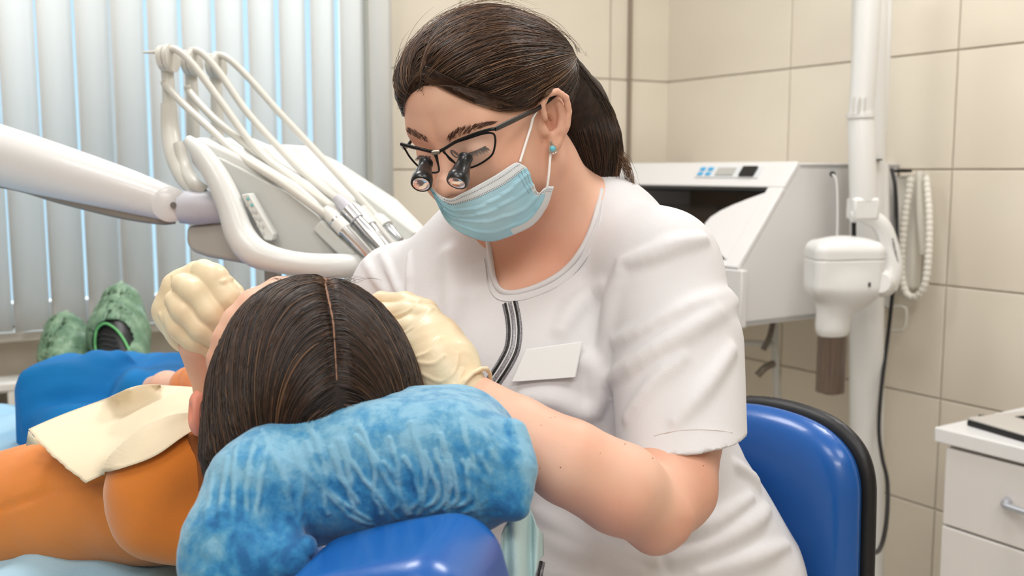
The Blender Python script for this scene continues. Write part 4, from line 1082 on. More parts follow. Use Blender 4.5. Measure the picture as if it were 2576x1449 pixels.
def stv(i, j0, j1, V, F):
    for j in range(j0, j1):
        a = M3[i, j]; b = M3[i, j+1]; g = GG.reshape(NS, NV, 3)[i, j]; e = b-a; up = np.cross(g, nrm(e))*.0004; o_ = len(V)
        A0 = a+e*.2+g*.0009; A1 = a+e*.6+g*.0009; V += [A0-up, A1-up, A1+up, A0+up]; F.append((o_, o_+1, o_+2, o_+3))
V, F = [], []
for i in (NS-3, NS-5, NS-7): stv(i, 8, 24, V, F)
for i in (NS-2, NS-3): stv(i, 26, NV-2, V, F)
part('edge_weld', V, F, m_st, mk, label='dotted welded side seam')
m_loop = mat('ear_loop_white', (240, 238, 236), .7)
tube('ear_loop', list(march([1306, 1318, 1332, 1343], [408, 368, 320, 285], lambda p: np.minimum(body(p), mform(p)), .8, 1.2, 80, off=.0015))+[H(.082, -.020, .022)], .0013, m_loop, mk, sides=8)
tube('ear_loop', list(march([1373, 1377, 1380, 1382], [470, 440, 405, 388], lambda p: np.minimum(body(p), mform(p)), .8, 1.2, 80, off=.0015)), .0013, m_loop, mk, sides=8)
# ------------------------------------------------------------------ magnifying glasses
LP = H(0, .114, -.006); LN = nrm(F_*.96-.28*U_)
def LPt(x, y, off=0): return plane_hit(x, y, LP+LN*off, LN)
z2p = lambda x, y: (980+x/3.294, 180+y/3.294)
eg = thing_part = bpy.data.objects.new('eyeglasses', None); COL.objects.link(eg); eg.parent = dn; eg['label'] = 'black metal glasses with two loupe barrels'
m_fr = mat('frame_black', (26, 26, 27), .3, metal=.4); m_gl = mat('lens_glass', (250, 250, 252), .03, alpha=.16, spec=.8)
barL = [z2p(*q) for q in ((98, 608), (170, 622), (250, 640), (330, 660), (390, 667), (440, 652), (530, 606), (620, 580), (700, 564), (780, 558), (822, 562))]
def lensy(x, y):  # lens wraps slightly back towards the temples
    p = LPt(x, y); l = (p-LP)@L_h
    return p-LN*(.0+2.2*l*l)
tube('top_bar', [lensy(*q) for q in barL], .0016, m_fr, eg, sides=12)
lensR = [z2p(*q) for q in ((440, 656), (520, 614), (640, 590), (740, 578), (805, 590), (828, 630), (830, 690), (812, 750), (740, 795), (650, 818), (570, 800), (520, 750), (470, 700))]
lensL = [z2p(*q) for q in ((112, 618), (180, 632), (260, 648), (340, 668), (372, 690), (392, 740), (408, 800), (400, 832), (340, 834), (240, 790), (170, 720), (135, 665))]
for LO in (lensR, lensL):
    ps = [lensy(*q) for q in LO]
    tube('lens_rim', ps, .0010, m_fr, eg, closed=True, sides=8)
    cpts = crom(ps, 3, True); c = cpts.mean(0)
    part('lens', np.vstack([cpts, c]), [(i, (i+1) % len(cpts), len(cpts)) for i in range(len(cpts))], m_gl, eg, auto=False, label='clear lens')
box('bridge_plate', lensy(*z2p(388, 664))+LN*.0015, (.0048, .0014, .0016), mat('bronze', (150, 138, 124), .3, metal=.8), eg, R=[nrm(L_h), LN, U_], bevel=.0006)
for a in (((440, 665), (490, 740), (545, 780)), ((385, 690), (395, 750), (402, 790))):
    tube('pad_arm', [lensy(*z2p(*q))-LN*.001 for q in a], .0009, m_fr, eg, sides=8)
tube('nose_pad', [lensy(*z2p(500, 690))-LN*.004, lensy(*z2p(535, 728))-LN*.006], .0022, mat('nose_pad', (190, 130, 110), .2, alpha=.8), eg, n=1, sides=10)
tube('nose_pad_loop', [lensy(*z2p(*q))-LN*.003 for q in ((490, 685), (512, 690), (545, 722), (548, 740), (530, 738), (500, 710))], .0006, m_fr, eg, closed=True, sides=6)
tA = lensy(*z2p(822, 564)); tB = march([1345], [270], body, .8, 1.2, 80, off=.005)[0]
tube('temple_arm', [tA, tA+(tB-tA)*.08, tA+(tB-tA)*.35, tA+(tB-tA)*.7, tB, H(.086, -.018, .016)], [.0016, .0021, .0021, .0020, .0020, .0018], m_fr, eg, flat=(1.2, .6), sides=12)
tube('temple_arm', [lensy(*z2p(98, 608)), H(-.066, .07, .004), H(-.078, .02, .008), H(-.080, -.01, .014)], .0018, m_fr, eg, sides=10)
LD = nrm(F_*.50-.86*U_-.02*L_h); LD = nrm(np.array([-.30, -.50, -.80]))
m_lb = mat('loupe_black', (24, 25, 27), .35, coat=.3); m_ll = mat('loupe_glass', (236, 226, 232), .03, metal=.75)
for (tx, ty), (bx, by) in (((311, 740), (262, 935)), ((626, 716), (556, 925))):
    A0 = lensy(*z2p(tx, ty))+LN*.002; 
    pb_ = P(*z2p(bx, by), 1.0)
    # lower end lies on the pixel ray, 29 mm away
    r_ = ray(*z2p(bx, by)); best = min(np.linspace(.80, 1.0, 400), key=lambda d: abs(np.linalg.norm(CAM+r_*d-A0)-.0305)+(0 if d < A0[1] else 1))
    B0 = CAM+r_*best
    lb_ = lathe('loupe_barrel', A0, B0, [(0, .0058), (.02, .0068), (.10, .0068), (.13, .0062), (.30, .0068), (.72, .0096), (.74, .0101), (.97, .0101), (1, .0094)], m_lb, eg, sides=32, label='black magnifying loupe')
    ax = nrm(B0-A0); lathe('loupe_lens', B0-ax*.001, B0+ax*.0012, [(0, .0088), (.6, .0075), (1, .004)], m_ll, lb_, sides=28)
# earring
ec = march([1391], [372], body, .8, 1.2, 80, off=.002)[0]; er = bpy.data.objects.new('earring', None); COL.objects.link(er); er.parent = dn; er['label'] = 'silver teardrop earring with pale blue stone'
en = nrm(CAM-ec+[.3, 0, 0]); ex = nrm(np.cross([0, 0, 1.], en)); ez = np.cross(en, ex)
m_sil = mat('silver', (215, 210, 204), .18, metal=1); m_gem = mat('aqua_gem', (110, 196, 216), .05, coat=.8)
tube('setting', [ec+ex*a*.001+ez*b*.001 for a, b in ((-2.4, 7.5), (.3, 3.6), (3.6, -.2), (3.5, -3.4), (0, -5), (-3.4, -3.2), (-3.4, 1.5))], .0007, m_sil, er, closed=True, sides=8)
lathe('back_plate', ec-en*.001, ec, [(0, .0036), (1, .0038)], m_sil, er, sides=20)
lathe('gem', ec, ec+en*.0018, [(0, .0032), (.5, .0028), (1, .0014)], m_gem, er, sides=8)
# ------------------------------------------------------------------ shirt trim and badge
wf = with_folds
def ribbon(name, line, wpx, m, parent, off, n=40, th=.0006, hoff=0, **k):
    A = crom(line, 10); T_ = np.gradient(A, axis=0); T_ /= np.linalg.norm(T_, axis=1)[:, None]; N_ = np.stack([-T_[:, 1], T_[:, 0]], 1)
    g = np.stack([A[:, :2]+N_*(hoff+s*wpx/2) for s in np.linspace(-1, 1, 4)], 1)
    X = march(g[..., 0].ravel(), g[..., 1].ravel(), wf, .85, 1.4, 100, off=off).reshape(g.shape[0], 4, 3)
    return patch(name, X, m, parent, solid=th, **k)
m_glit = mat('silver_glitter', (172, 172, 176), .4, rgb2=(110, 110, 116), nscale=900, metal=.35)
st1 = [(1284, 762), (1292, 810), (1293, 860), (1280, 900), (1255, 940), (1238, 965)]
st1 = [(1283, 762), (1291, 800), (1294, 840), (1288, 880), (1268, 920), (1240, 962)]
ribbon('silver_trim', st1, 40, m_glit, shr, .0006, label='silver glitter front stripe')
ribbon('white_stripe', st1, 22, m_shirt, shr, .0011, label='white centre stripe')
ribbon('silver_stripe', st1, 9, m_glit, shr, .0016, label='thin silver stripe')
for h in (-11.5, 11.5): ribbon('black_stripe', st1, 5.5, m_black, shr, .0018, hoff=h, label='narrow black stripe')
st2 = [(1352, 1412), (1345, 1449), (1335, 1500)]
ribbon('silver_trim', st2, 40, m_glit, shr, .0006, label='lower end of the silver stripe'); ribbon('black_stripe', st2, 7, m_black, shr, .0014, hoff=-10)
m_badge = mat('badge_card', (224, 226, 226), .35)
bq = march([1325, 1456, 1440, 1290], [886, 872, 950, 962], wf, .85, 1.4, 100, off=.010)
bd = recalc(part('name_badge', np.vstack([bq, bq+[.001, .0022, 0]]), [(0, 1, 2, 3), (7, 6, 5, 4), (0, 4, 5, 1), (1, 5, 6, 2), (2, 6, 7, 3), (3, 7, 4, 0)], m_badge, shr, bevel=.0018, label='blank pale plastic name badge'))
bd.modifiers['b'].limit_method = 'ANGLE'
# hem stitching on the near sleeve
tube('hem_stitch', march([1645, 1690, 1745, 1800, 1842], [1096, 1085, 1080, 1082, 1088], wf, .75, 1.3, 140, off=.0002), .0007, mat('stitch_white', (214, 208, 206), .8), shr, sides=6)
# ------------------------------------------------------------------ gloves
m_glove = mat('latex_glove', (228, 215, 182), .42, rgb2=(226, 204, 170), nscale=26, ndet=2, sss=.1, bump=.08, bscale=400, coat=.05)
def glove1(p):
    k = .0035; d0 = .955
    q = lambda x, y, d: P(x, y, d)
    f = []
    f.append(chain(p, [q(512, 684, .955), q(538, 702, .946), q(570, 750, .943), q(604, 806, .950)], [.0125, .0122, .0110, .0092], .012))
    f.append(chain(p, [q(462, 716, .950), q(492, 736, .938), q(530, 784, .936), q(572, 834, .942)], [.0115, .0112, .0103, .0090], .012))
    f.append(chain(p, [q(442, 756, .950), q(466, 782, .938), q(505, 824, .937), q(546, 862, .943)], [.0108, .0104, .0098, .0086], .012))
    f.append(chain(p, [q(434, 798, .955), q(452, 824, .944), q(488, 856, .944), q(526, 884, .95)], [.0098, .0095, .0088, .0078], .012))
    d = f[0]
    for e in f[1:]: d = smin(d, e, .0026)
    palm = chain(p, [q(500, 694, .975), q(452, 728, .975), q(430, 780, .975), q(452, 826, .965)], [.0155, .0160, .0150, .0130], .01)
    palm = smin(palm, chain(p, [q(500, 740, 1.0), q(480, 800, .985), q(490, 845, .97)], [.024, .026, .020]), .02)
    d = smin(d, palm, .005)
    d = smin(d, chain(p, [q(548, 705, .985), q(592, 735, .985), q(606, 765, .98), q(606, 790, .98)], [.012, .0085, .0078, .0075]), .005)
    for (a, b) in (((560, 708), (585, 700)), ((562, 730), (592, 720)), ((572, 745), (598, 738)), ((585, 762), (606, 752))):
        d = smin(d, cap(p, q(*a, .934), q(*b, .95), .0008), .004)
    for (a, b) in (((518, 690), (494, 728)), ((500, 755), (486, 790))): pass
    cuff = chain(p, [q(402, 790, .955), q(418, 822, .948), q(448, 850, .945), q(480, 864, .945)], [.0014]*4)
    d = smin(d, cuff, .003)
    d = smin(d, chain(p, [q(432, 690, .955), q(429, 720, .953), q(430, 760, .953)], [.0007]*3), .002)
    return d+.0003*n3(p, 260, 8)+.0003*n3(p, 120, 9)
g1c = P(505, 770, .96); g1, _ = sdf_obj('glove', glove1, g1c-[.075, .08, .075], g1c+[.075, .07, .075], .0013, m_glove, dn, label='cream latex glove pinching over the patient face')
def glove2(p):
    q = lambda x, y, d: P(x, y, d)
    d = chain(p, [q(1158, 985, .868), q(1122, 920, .885), q(1092, 860, .905), q(1070, 805, .925)], [.0250, .0285, .0250, .0130], .01)
    d = smin(d, chain(p, [q(1100, 955, .885), q(1072, 895, .90), q(1060, 850, .915)], [.025, .022, .012]), .015)
    f = [chain(p, [q(1070, 785, .935), q(1020, 760, .955), q(960, 756, .975), q(915, 775, .985)], [.0130, .0095, .0085, .0080], .006),
         chain(p, [q(1078, 800, .915), q(1025, 786, .935), q(965, 790, .95), q(930, 805, .96)], [.0130, .0105, .0100, .009], .006),
         chain(p, [q(1085, 830, .90), q(1035, 828, .915), q(985, 838, .93), q(945, 850, .94)], [.0130, .0115, .0105, .0095], .006),
         chain(p, [q(1095, 870, .885), q(1050, 870, .895), q(1008, 884, .91), q(975, 895, .92)], [.0140, .0125, .0115, .0105], .006)]
    for e in f: d = smin(d, e, .0028)
    # tendon and wrinkle lines of the stretched latex
    for L_ in ([(980, 800), (1025, 785), (1060, 755)], [(1000, 848), (1040, 825), (1085, 778)], [(1040, 900), (1080, 885), (1108, 850)], [(1050, 912), (1090, 915), (1116, 895)], [(1060, 940), (1110, 960), (1145, 930), (1152, 890)], [(1120, 990), (1150, 960), (1165, 930)], [(1110, 985), (1140, 965)]):
        X = G2L.get(str(L_))
        if X is not None: d = smin(d, chain(p, X, [.0006]*len(X)), .0030)
    # rolled cuff
    d = smin(d, chain(p, CUFF, [.0020]*len(CUFF)), .003)
    return d+.0004*n3(p, 200, 6)
G2L = {}; cc0 = P(1186, 996, .866); ca0 = nrm(P(1300, 1062, .84)-P(1172, 985, .868)); cu0 = nrm(np.cross(ca0, [0, 1., .2])); cv0 = np.cross(ca0, cu0)
CUFF = [cc0+.0275*(math.cos(a)*cu0+math.sin(a)*cv0) for a in np.linspace(0, 2*math.pi, 17)]
base2 = lambda p: glove2(p)
keys = [[(980, 800), (1025, 785), (1060, 755)], [(1000, 848), (1040, 825), (1085, 778)], [(1040, 900), (1080, 885), (1108, 850)], [(1050, 912), (1090, 915), (1116, 895)], [(1060, 940), (1110, 960), (1145, 930), (1152, 890)], [(1120, 990), (1150, 960), (1165, 930)], [(1110, 985), (1140, 965)]]
tmp = {}
for L_ in keys:
    A = crom(L_, 3); tmp[str(L_)] = march(A[:, 0], A[:, 1], base2, .7, 1.05, 80)
G2L = tmp
g2c = P(1080, 880, .90); g2, _ = sdf_obj('glove', glove2, g2c-[.085, .08, .07], g2c+[.085, .11, .075], .0014, m_glove, dn, label='cream latex glove with rolled cuff behind the patient head')
# ------------------------------------------------------------------ patient
PC = P(792, 948, .845)
PF = nrm([-.22, .48, .88])      # face direction (up)
PA = nrm([.06, -.96, .4]); PA = nrm(PA-PF*(PA@PF))     # towards the crown (to the camera)
PLd = np.cross(PF, PA); PLd = PLd if PLd[0] > 0 else -PLd     # to the right of the picture
PD = np.array([PLd, PF, PA])
def pl_(p): return (p-PC)@PD.T
PS = .955
def PH(x, f, u): return PC+PD.T@(np.array([x, f, u])*PS)
def phead(p):
    q = pl_(p)/PS; q = q-np.array([0, .0, -.03])
    return head_core(q)*PS, q
NKP = P(600, 1235, 1.02)
def torso_p(p):
    d = chain(p, [P(520, 1240, 1.04), P(150, 1265, 1.12), P(-150, 1330, 1.16)], [.060, .072, .068])
    d = smin(d, chain(p, [P(430, 1215, 1.08), P(280, 1190, 1.25), P(235, 1165, 1.45)], [.066, .062, .068]), .05)
    d = smin(d, chain(p, [P(640, 1180, 1.10), P(560, 1135, 1.30)], [.055, .058]), .05)
    d = smin(d, chain(p, [P(520, 1180, 1.10), P(900, 1160, 1.12)], [.07, .06]), .06)
    return d
def legs_p(p, e=0):
    a = chain(p, [P(235, 1160, 1.42), P(215, 1060, 1.60), P(225, 1010, 1.78), P(180, 950, 2.05)], [.070, .082, .072, .05], .03)
    a = smin(a, rbox(p, P(206, 1048, 1.54), [.084, .07, .092], np.eye(3), .045), .03)
    b = chain(p, [P(420, 1080, 1.42), P(440, 1010, 1.60), P(390, 985, 1.80), P(325, 950, 2.0)], [.085, .070, .062, .05], .03)
    return np.minimum(a, b)-e
SKC = ([P(765, 722, .905), P(698, 731, .90), P(636, 765, .89), P(596, 808, .885), P(571, 852, .88), P(554, 903, .88), P(545, 955, .885)], [.009, .0115, .0125, .0125, .0120, .0110, .008])
def skinc(p): return chain(p, SKC[0], SKC[1], .006)
def pbody(p):
    d, q = phead(p)
    d = smin(d, ear(q, 1)*PS, .004); d = smin(d, ear(q, -1)*PS, .004)
    d = smin(d, chain(p, [PH(0, -.03, -.09), P(600, 1150, .98), P(600, 1160, 1.06)], [.05, .052, .055]), .03)
    d = smin(d, torso_p(p)+.012, .03); d = smin(d, legs_p(p)+.012, .03)
    d = smin(d, skinc(p), .02); d = smin(d, sph(p, P(757, 722, .96), .010), .01)
    # forearm and hand resting on the belly
    d = smin(d, chain(p, [P(560, 1000, 1.22), P(490, 982, 1.30), P(420, 975, 1.36), P(360, 980, 1.40)], [.030, .022, .0215, .015], .01), .01)
    for i, (x, y) in enumerate([(330, 990), (322, 1003), (318, 1018), (320, 1035)]):
        d = smin(d, chain(p, [P(392, 978+i*9, 1.37), P(350, 978+i*10, 1.385), P(x, y, 1.38)], [.009, .0085, .007]), .004)
    return d
pt = thing('person', 'patient lying back in mustard sweatshirt and blue trousers, brown hair with centre parting', 'person', tuple(P(500, 1300, 1.1)))
pbo, _ = sdf_obj('body', pbody, np.array([-1.22, .70, CZ-.60]), np.array([.14, 2.12, CZ-.06]), .0052, m_skin, pt)
# hair
def phair_base(p):
    q = pl_(p)/PS
    d = ell(q, np.array([0, -.006, -.012]), [.0885, .099, .112])
    d = smin(d, ell(q, np.array([-.0, -.05, .0]), [.080, .065, .09]), .04)
    d = smin(d, chain(q, [[-.055, -.01, .01], [-.078, -.06, .015], [-.088, -.10, .0]], [.030, .022, .014]), .03)
    return smax(d*PS, -(skinc(p)+.0005), .006)
_X = march([818, 830, 838, 843, 847, 849], [708, 765, 820, 870, 920, 973], phair_base, .6, 1.0, 80); _q = pl_(_X)/PS; _o = np.argsort(_q[:, 1])
def partx(q): return np.interp(q[:, 1], _q[_o, 1], _q[_o, 0])
def phair_full(p):
    q = pl_(p)/PS; d = phair_base(p)
    return d+.0028*np.exp(-((q[:, 0]-partx(q))/.0035)**2)*np.clip((q[:, 1]-_q[:, 1].min())/.02, 0, 1)*PS
def phair(p):
    q = pl_(p)/PS; d = phair_full(p)
    cutn = q[:, 2]+.040-.75*np.clip(np.abs(q[:, 0])-.035, 0, 1)*np.clip(q[:, 1]/.05, 0, 1)+ .9*np.minimum(q[:, 1]-.035, 0)   # hair where > 0, lower at the sides
    return smax(d, -(q[:, 2]-hcut(q))*PS*.8, .006)
def hcut(q):
    """hair covers crown side of this height; the forehead and face side stay free"""
    base = np.interp(q[:, 1], [-.12, -.03, .0, .04, .07, .10], [-.13, -.12, -.075, -.03, .0, .022])
    left = np.interp(q[:, 1], [-.12, -.06, -.03, .0, .03, .06, .09], [-.13, -.10, -.05, -.012, .010, .026, .034])
    w = np.clip((-q[:, 0]-.01)/.04, 0, 1)
    return base*(1-w)+left*w
plo = PC-[.14, .15, .15]; phi = PC+[.13, .16, .13]
m_phair = mat('dark_brown_hair', (22, 14, 9), .75, rgb2=(36, 23, 15), nscale=120)
m_pstr = hair_mat('patient_strands', (24, 14, 9), (66, 44, 29), .36); m_pstl = hair_mat('patient_strands_light', (70, 47, 31), (124, 90, 62), .38)
ph, PHX = sdf_obj('hair', phair, plo, phi, .0032, m_phair, pt, label='long brown hair with straight centre parting')
def pdir(X, i):
    q = pl_(X)/PS; x_ = q[:, 0]-partx(q); s = np.sign(x_)[:, None]; a = np.clip(np.abs(x_)/.085, 0, 1)[:, None]
    return s*PLd*(1-.9*a)-PF*(.30+1.5*a)+PA*(.10-.25*a)
ok = lambda X: (pl_(X)[:, 2]/PS > hcut(pl_(X)/PS)+.0)
hx_ = pick(PHX, 11000, ok)
pth = flow(hx_, phair_full, pdir, 14, .007, off=.0009); pth += rng.normal(0, .0006, (len(pth), 1, 3))+rng.normal(0, .00025, pth.shape)
strands('hair_strands', pth, .00034, m_pstr, ph)
# roots along the parting
nr = 3200; ty = rng.uniform(0, 1, nr); sd = rng.choice([-1, 1], nr)
X = CAM+ray(np.interp(ty, [0, .4, 1], [818, 838, 848])+sd*rng.uniform(1.5, 7, nr), 708+ty*265+rng.normal(0, 2, nr))*.7
X = march(np.interp(ty, [0, .4, 1], [818, 838, 848])+sd*rng.uniform(4, 16, nr), 708+ty*265, phair_full, .6, 1.0, 80)
pth = flow(X, phair_full, pdir, 15, .007, off=.0012); pth += rng.normal(0, .0004, (nr, 1, 3))
strands('parting_strands', pth, .00030, m_pstr, ph)
pth = flow(pick(PHX, 700, lambda X: ok(X)), phair_full, pdir, 13, .007, off=.0014); pth += rng.normal(0, .0008, (len(pth), 1, 3))
strands('light_strands', pth, .00026, m_pstl, ph)
# hairline at the forehead edge
nh = 1100; eb = crom([(835, 712), (800, 708), (740, 706), (690, 726), (650, 765), (610, 815), (580, 860), (553, 905), (535, 950)], 12); bi = rng.integers(0, len(eb), nh)
X = march(eb[bi, 0]+rng.normal(2, 5, nh), eb[bi, 1]+rng.normal(4, 4, nh), lambda p: np.minimum(phair_full(p), pbody(p)), .6, 1.1, 90, off=.001)
pth = flow(X, lambda p: np.minimum(phair_full(p), pbody(p)), pdir, 12, .006, off=.0012); strands('hairline_strands', pth, .00026, m_pstl, ph)
# baby hairs standing above the forehead
nb_ = 60; x0 = rng.uniform(700, 900, nb_); X = march(x0, np.full(nb_, 712.), lambda p: np.minimum(phair_full(p), pbody(p)), .6, 1.1, 80)
tt_ = np.linspace(0, 1, 8)[None, :, None]; d_ = np.stack([rng.normal(-.006, .014, nb_), rng.normal(.01, .006, nb_), rng.uniform(.004, .010, nb_)], 1)[:, None]
strands('baby_hairs', X[:, None]+d_*tt_+np.array([0, 0, -.006])*tt_**2*2+np.array([0, 0, .006])*tt_, .00013, m_pstl, ph)
m_scalp = mat('scalp', (140, 104, 82), .7)
ty = np.linspace(0, 1, 22); X = march(np.interp(ty, [0, .4, 1], [816, 838, 847]), 708+ty*250, phair_full, .6, 1.0, 80, off=.0004)
tube('parting', X, [(.0011+.0004*math.sin(t*61))*(1-.6*t) for t in ty], m_scalp, ph, sides=8, n=2)
lobe_c = P(497, 1040, .905)
def lobe(p): return smin(smax(ell(p, lobe_c, [.0085, .014, .0215]), -ell(p, lobe_c+[-.006, -.012, .004], [.005, .010, .011]), .003), ell(p, lobe_c+[.006, .006, -.010], [.009, .010, .012]), .006)
sdf_obj('ear', lobe, lobe_c-.04, lobe_c+.04, .0016, mat('ear_skin', (226, 148, 124), .45, sss=.15), pt, label='reddish ear peeking out from the hair')
# ------------------------------------------------------------------ sweatshirt
m_sw = mat('mustard_fleece', (216, 126, 42), .9, rgb2=(208, 118, 36), nscale=5, bump=.18, bscale=900)
setin(m_sw.node_tree.nodes['Principled BSDF'], ['Sheen Weight'], .3)
def sweat(p):
    d = torso_p(p)-.004
    hd = ell(p, P(395, 1235, .985), [.058, .075, .060])
    hood = chain(p, [P(520, 1130, .955), P(440, 1165, .95), P(390, 1225, .95), P(400, 1300, .95), P(480, 1325, .95), P(540, 1300, .96)], [.026, .034, .038, .036, .028, .022], .03)
    hood = smin(hood, ell(p, P(450, 1235, .965), [.056, .045, .055]), .02)
    d = smin(d, hood, .006)
    seam = chain(p, SEAM, [.0005]*len(SEAM)) if SEAM is not None else 1
    d = smax(d, -(seam-.0018), .006) if SEAM is not None else d
    d = np.minimum(d, chain(p, [P(500, 965, 1.255), P(545, 985, 1.22), P(640, 1060, 1.2)], [.0275, .034, .045]))
    return d+.0016*n3(p, 35, 31)+.0005*n3(p, 140, 30)
SEAM = None
SEAM = march([0, 120, 260, 400, 520], [1282, 1238, 1206, 1186, 1168], lambda p: torso_p(p)-.004, .7, 1.5, 90)
slo = np.array([-.80, .82, CZ-.50]); shi = np.array([.10, 1.62, CZ-.16])
sw_, SWX = sdf_obj('sweatshirt', sweat, slo, shi, .0042, m_sw, pt, label='mustard yellow hooded sweatshirt')
# ribbed cuff
ca, cb = P(522, 960, 1.24), P(472, 958, 1.275)
V = []; F = []; axc = nrm(cb-ca); ux = nrm(np.cross(axc, [0, 0, 1.])); vx = np.cross(axc, ux); ns = 96
for i in range(9):
    for s in range(ns):
        a = 2*math.pi*s/ns; r = (.0275+.0022*math.sin(math.pi*i/8)+.0007*(s % 2)); V.append(ca+(cb-ca)*(i/8)+r*(math.cos(a)*ux+math.sin(a)*vx)*[1, 1, 1]-[0, 0, .010])
for i in range(8):
    for s in range(ns): F.append((i*ns+s, i*ns+(s+1) % ns, (i+1)*ns+(s+1) % ns, (i+1)*ns+s))
F.append(tuple(range(8*ns, 9*ns)))
recalc(part('cuff', V, F, m_sw, sw_, label='ribbed mustard sleeve cuff'))
tube('neck_rib', PL([(492, 1082, .925), (500, 1120, .93), (506, 1180, .93), (512, 1230, .93)]), [.008, .009, .009, .008], mat('rib_brown', (140, 78, 34), .9, bump=.3, bscale=600), sw_, sides=12)
# ------------------------------------------------------------------ trousers
m_tr = mat('blue_cotton', (0, 122, 192), .85, rgb2=(0, 112, 182), nscale=6, bump=.15, bscale=700)
def trous(p):
    d = legs_p(p, .003)
    d = smin(d, chain(p, [P(220, 1190, 1.42), P(420, 1160, 1.44)], [.08, .08]), .06)
    for X, r in TF: d = smin(d, chain(p, X, r), .03)
    return d+.0022*n3(p, 26, 41)
TF = []
tf = [[(70, 950), (150, 935), (250, 950), (330, 975)], [(70, 1010), (160, 975), (260, 985)], [(75, 1060), (150, 1040), (240, 1035)], [(300, 905), (330, 930), (345, 955)], [(240, 900), (275, 915), (300, 905)]]
for L_ in tf:
    A = crom(L_, 3); X = march(A[:, 0], A[:, 1], trous, 1.1, 2.0, 60); TF.append((X, [.006]*len(X)))
sdf_obj('trousers', trous, np.array([-1.02, 1.26, CZ-.56]), np.array([-.30, 2.12, CZ-.18]), .0065, m_tr, pt, label='bright blue trousers with bent knees')
# ------------------------------------------------------------------ shoes in green shoe covers
m_shoe = mat('black_leather', (20, 20, 22), .4); m_lace = mat('lace_black', (44, 44, 46), .6)
m_cov = mat('green_film', (112, 148, 118), .35, alpha=.72, rgb2=(160, 192, 160), nscale=42, ndet=6, bump=.5, bscale=60, contrast=(.4, .7))
m_band = mat('green_band', (110, 190, 116), .5); m_tipf = mat('pale_green_film', (196, 224, 200), .3, alpha=.55)
def shoe(toe, mid, heel, r, sc=1.0):
    def f(p):
        d = chain(p, [toe, mid, heel], [.040*sc, .056*sc if toe[0] > -.95 else .048, .044*sc], .03)
        return d
    return f
for k, (toe, mid, heel) in enumerate([((304, 764, 2.26), (300, 835, 2.22), (318, 935, 2.12)), ((166, 835, 2.26), (168, 895, 2.22), (180, 980, 2.12))]):
    toe, mid, heel = P(*toe), P(*mid), P(*heel)
    ax = nrm(toe-heel); lo_ = np.minimum(toe, heel)-.08; hi_ = np.maximum(toe, heel)+.09
    fs = shoe(toe, mid, heel, 0)
    s_o, _ = sdf_obj('shoe', fs, lo_, hi_, .005, m_shoe, pt, label='black lace-up shoe')
    # opening faces the viewer side: cover is cut away there
    opn = P(272, 885, 2.13) if k == 0 else P(150, 1000, 2.10)
    def cov(p, fs=fs, opn=opn, ax=ax):
        d = fs(p)-.006+.0030*n3(p, 75, 51+k)+.0018*n3(p, 190, 52)
        o = ell(p, opn, [.052, .10, .070]) if k == 0 else ell(p, opn, [.03, .08, .04])
        d = smax(d, -(fs(p)-.0005), .001)
        return smax(d, -o, .003)
    c_o, _ = sdf_obj('shoe_cover', cov, lo_, hi_, .0042, m_cov, pt, label='crinkled translucent green shoe cover')
    tp = toe+ax*.038
    V = [tp+[-.035, 0, -.006], tp+[.035, .01, -.006], tp+[.004, .0, .030], tp+[.0, .012, .0], tp+[-.0, -.012, -.006]]
    recalc(part('cover_tip', V, [(0, 4, 2), (4, 1, 2), (1, 3, 2), (3, 0, 2)], m_tipf, c_o, label='pale pointed tip of the film cover', bevel=.003))
    if k == 0:
        A = crom([(246, 905), (240, 860), (246, 828), (268, 815), (298, 836), (324, 880), (344, 935)], 4)
        X = march(A[:, 0], A[:, 1], lambda p: fs(p)-.004, 1.8, 2.5, 90, off=.001)
        tube('elastic_band', X, .0028, m_band, c_o, sides=8)
        for j in range(5):
            X = march([242, 262, 290+j*4], [848+j*13, 842+j*13, 850+j*13], fs, 1.8, 2.5, 90, off=.001); tube('lace', X, .0022, m_lace, s_o, sides=8)
        X = march([290, 312, 340, 352], [850, 888, 930, 958], fs, 1.8, 2.5, 90, off=.001)
    else:
        A = crom([(205, 812), (221, 840), (226, 880)], 4); X = march(A[:, 0], A[:, 1], lambda p: fs(p)-.004, 1.8, 2.5, 90, off=.001); tube('elastic_band', X, .0028, m_band, c_o, sides=8)
# ------------------------------------------------------------------ paper bib
m_bib = mat('bib_paper', (224, 209, 181), .8, bump=.1, bscale=900)
U0 = np.array([(70, 1080, 1.06), (160, 1045, 1.10), (260, 1003, 1.15), (345, 968, 1.19), (430, 973, 1.16), (525, 980, 1.12)], float)
U1 = np.array([(215, 1215, .965), (265, 1196, .96), (330, 1170, .95), (400, 1138, .945), (460, 1102, .94), (520, 1068, .935)], float)
NSB, NVB = 40, 30; s_ = np.linspace(0, 1, NSB); a = poly_interp(U0, s_); b = poly_interp(U1, s_)
v_ = np.linspace(0, 1, NVB)
G = a[:, None]*(1-v_)[None, :, None]+b[:, None]*v_[None, :, None]
jag = .5*np.sin(v_*23)+.5*np.sin(v_*57+1); G[..., 0] += (1-s_)[:, None]**8*jag[None]*3+(-10*np.sin(math.pi*v_))[None]*(1-s_)[:, None]**3
hitd = march(G[..., 0].ravel(), G[..., 1].ravel(), sweat, .80, 1.6, 90)[:, 1]; dd = np.minimum(G[..., 2].ravel(), hitd-.010)
XB = P(G[..., 0].ravel(), G[..., 1].ravel(), dd[:, None]).reshape(NSB, NVB, 3)
for _ in range(6): XB[1:-1, 1:-1] = (XB[:-2, 1:-1]+XB[2:, 1:-1]+XB[1:-1, :-2]+XB[1:-1, 2:])/4
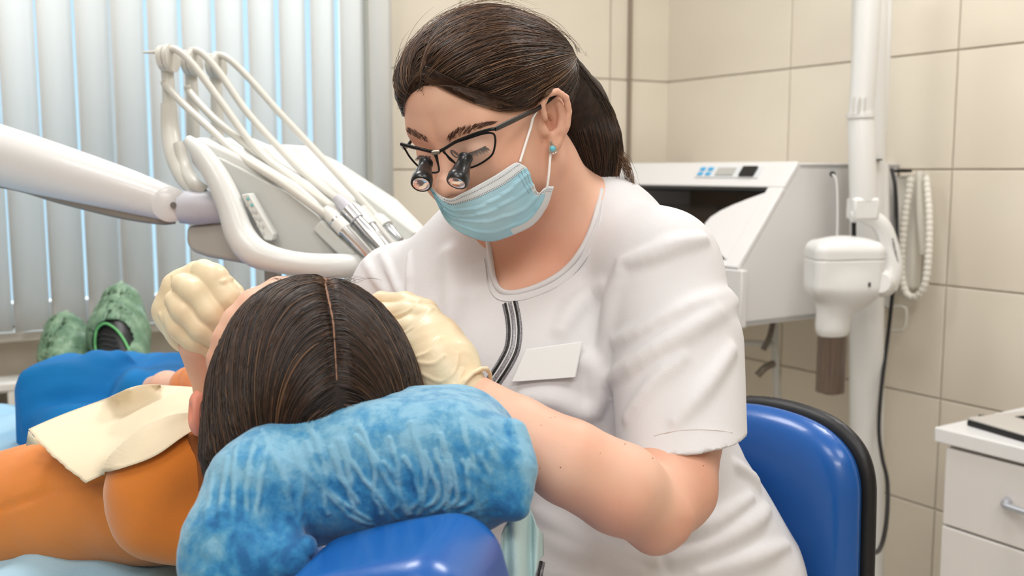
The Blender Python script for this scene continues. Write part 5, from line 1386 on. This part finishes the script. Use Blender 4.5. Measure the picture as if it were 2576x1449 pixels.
for _ in range(4):
    q_ = XB.reshape(-1, 3); v_s, g_s = grad(q_, sweat, .002); g_s /= np.linalg.norm(g_s, axis=1)[:, None]+1e-9
    XB = (q_+g_s*np.maximum(.005-v_s, 0)[:, None]).reshape(NSB, NVB, 3)
XB[..., 2] += .0015*np.sin(s_*9)[:, None]
bb = patch('paper_bib', XB, m_bib, None, solid=.0006); tag(bb, 'cream paper bib lying over the patient chest', 'bib')
m_emb = mat('bib_emboss', (236, 220, 190), .8)
V = []; F = []
for k in range(16):
    for (x0, y0, x1, y1) in ((455+k*3.2, 1000+k*1.2+2, 462+k*3.5, 1042-k*.5),):
        pass
# torn end curling under
V = PL([(72, 1084, 1.058), (100, 1118, 1.03), (78, 1118, 1.05), (66, 1122, 1.06)])
recalc(part('curled_corner', V, [(0, 1, 2, 3)], m_bib, bb, solid=.0006, label='curled torn corner', auto=False))
# ------------------------------------------------------------------ disposable sheet under the patient and cloth flap at the headrest
m_sh = mat('nonwoven_pale_blue', (168, 206, 226), .8, bump=.2, bscale=300, rgb2=(150, 194, 220), nscale=9)
def sheet_pt(u, v):
    px = -320+u*900; d = .78+v*1.0
    y = np.interp(v, [0, .25, 1], [1440, 1392, 1135])
    return P(px, y, d)
uu, vv = np.linspace(0, 1, 60), np.linspace(0, 1, 60)
GS = []
for i in uu:
    for j in vv:
        d = .74+j*1.05; x = -1.05+i*1.05-.0*j; x = (-1.28+i*1.02)+(.0-.0*j); z = CZ-.424+.004*math.sin(i*40+j*9)+.003*math.sin(j*50+i*31)+.004*math.sin(i*71-j*23)
        z -= .02*max(0, .9-d)*4
        GS.append((x, d, z))
GS = np.array(GS).reshape(60, 60, 3)
sh = patch('disposable_sheet', GS, m_sh, None, solid=.001); tag(sh, 'pale blue disposable sheet creased under the patient shoulder', 'sheet')
m_fl = mat('nonwoven_grey_aqua', (186, 212, 214), .85, bump=.25, bscale=500)
A0 = [(1262, 1345, .74), (1290, 1300, .75), (1325, 1278, .765), (1346, 1310, .77), (1366, 1345, .775)]
B0 = [(1250, 1600, .74), (1290, 1560, .735), (1330, 1500, .75), (1352, 1415, .765), (1368, 1400, .77)]
s_ = np.linspace(0, 1, 30); a = poly_interp(A0, s_); b = poly_interp(B0, s_); v_ = np.linspace(0, 1, 24); G = a[:, None]*(1-v_)[None, :, None]+b[:, None]*v_[None, :, None]
XF = P(G[..., 0].ravel(), G[..., 1].ravel(), G[..., 2].ravel()[:, None]).reshape(30, 24, 3); XF[..., 1] += (.006*np.sin(s_*13))[:, None]
fl_ = patch('headrest_flap', XF, m_fl, ch, solid=.0008, label='greyish aqua nonwoven flap hanging beside the headrest')
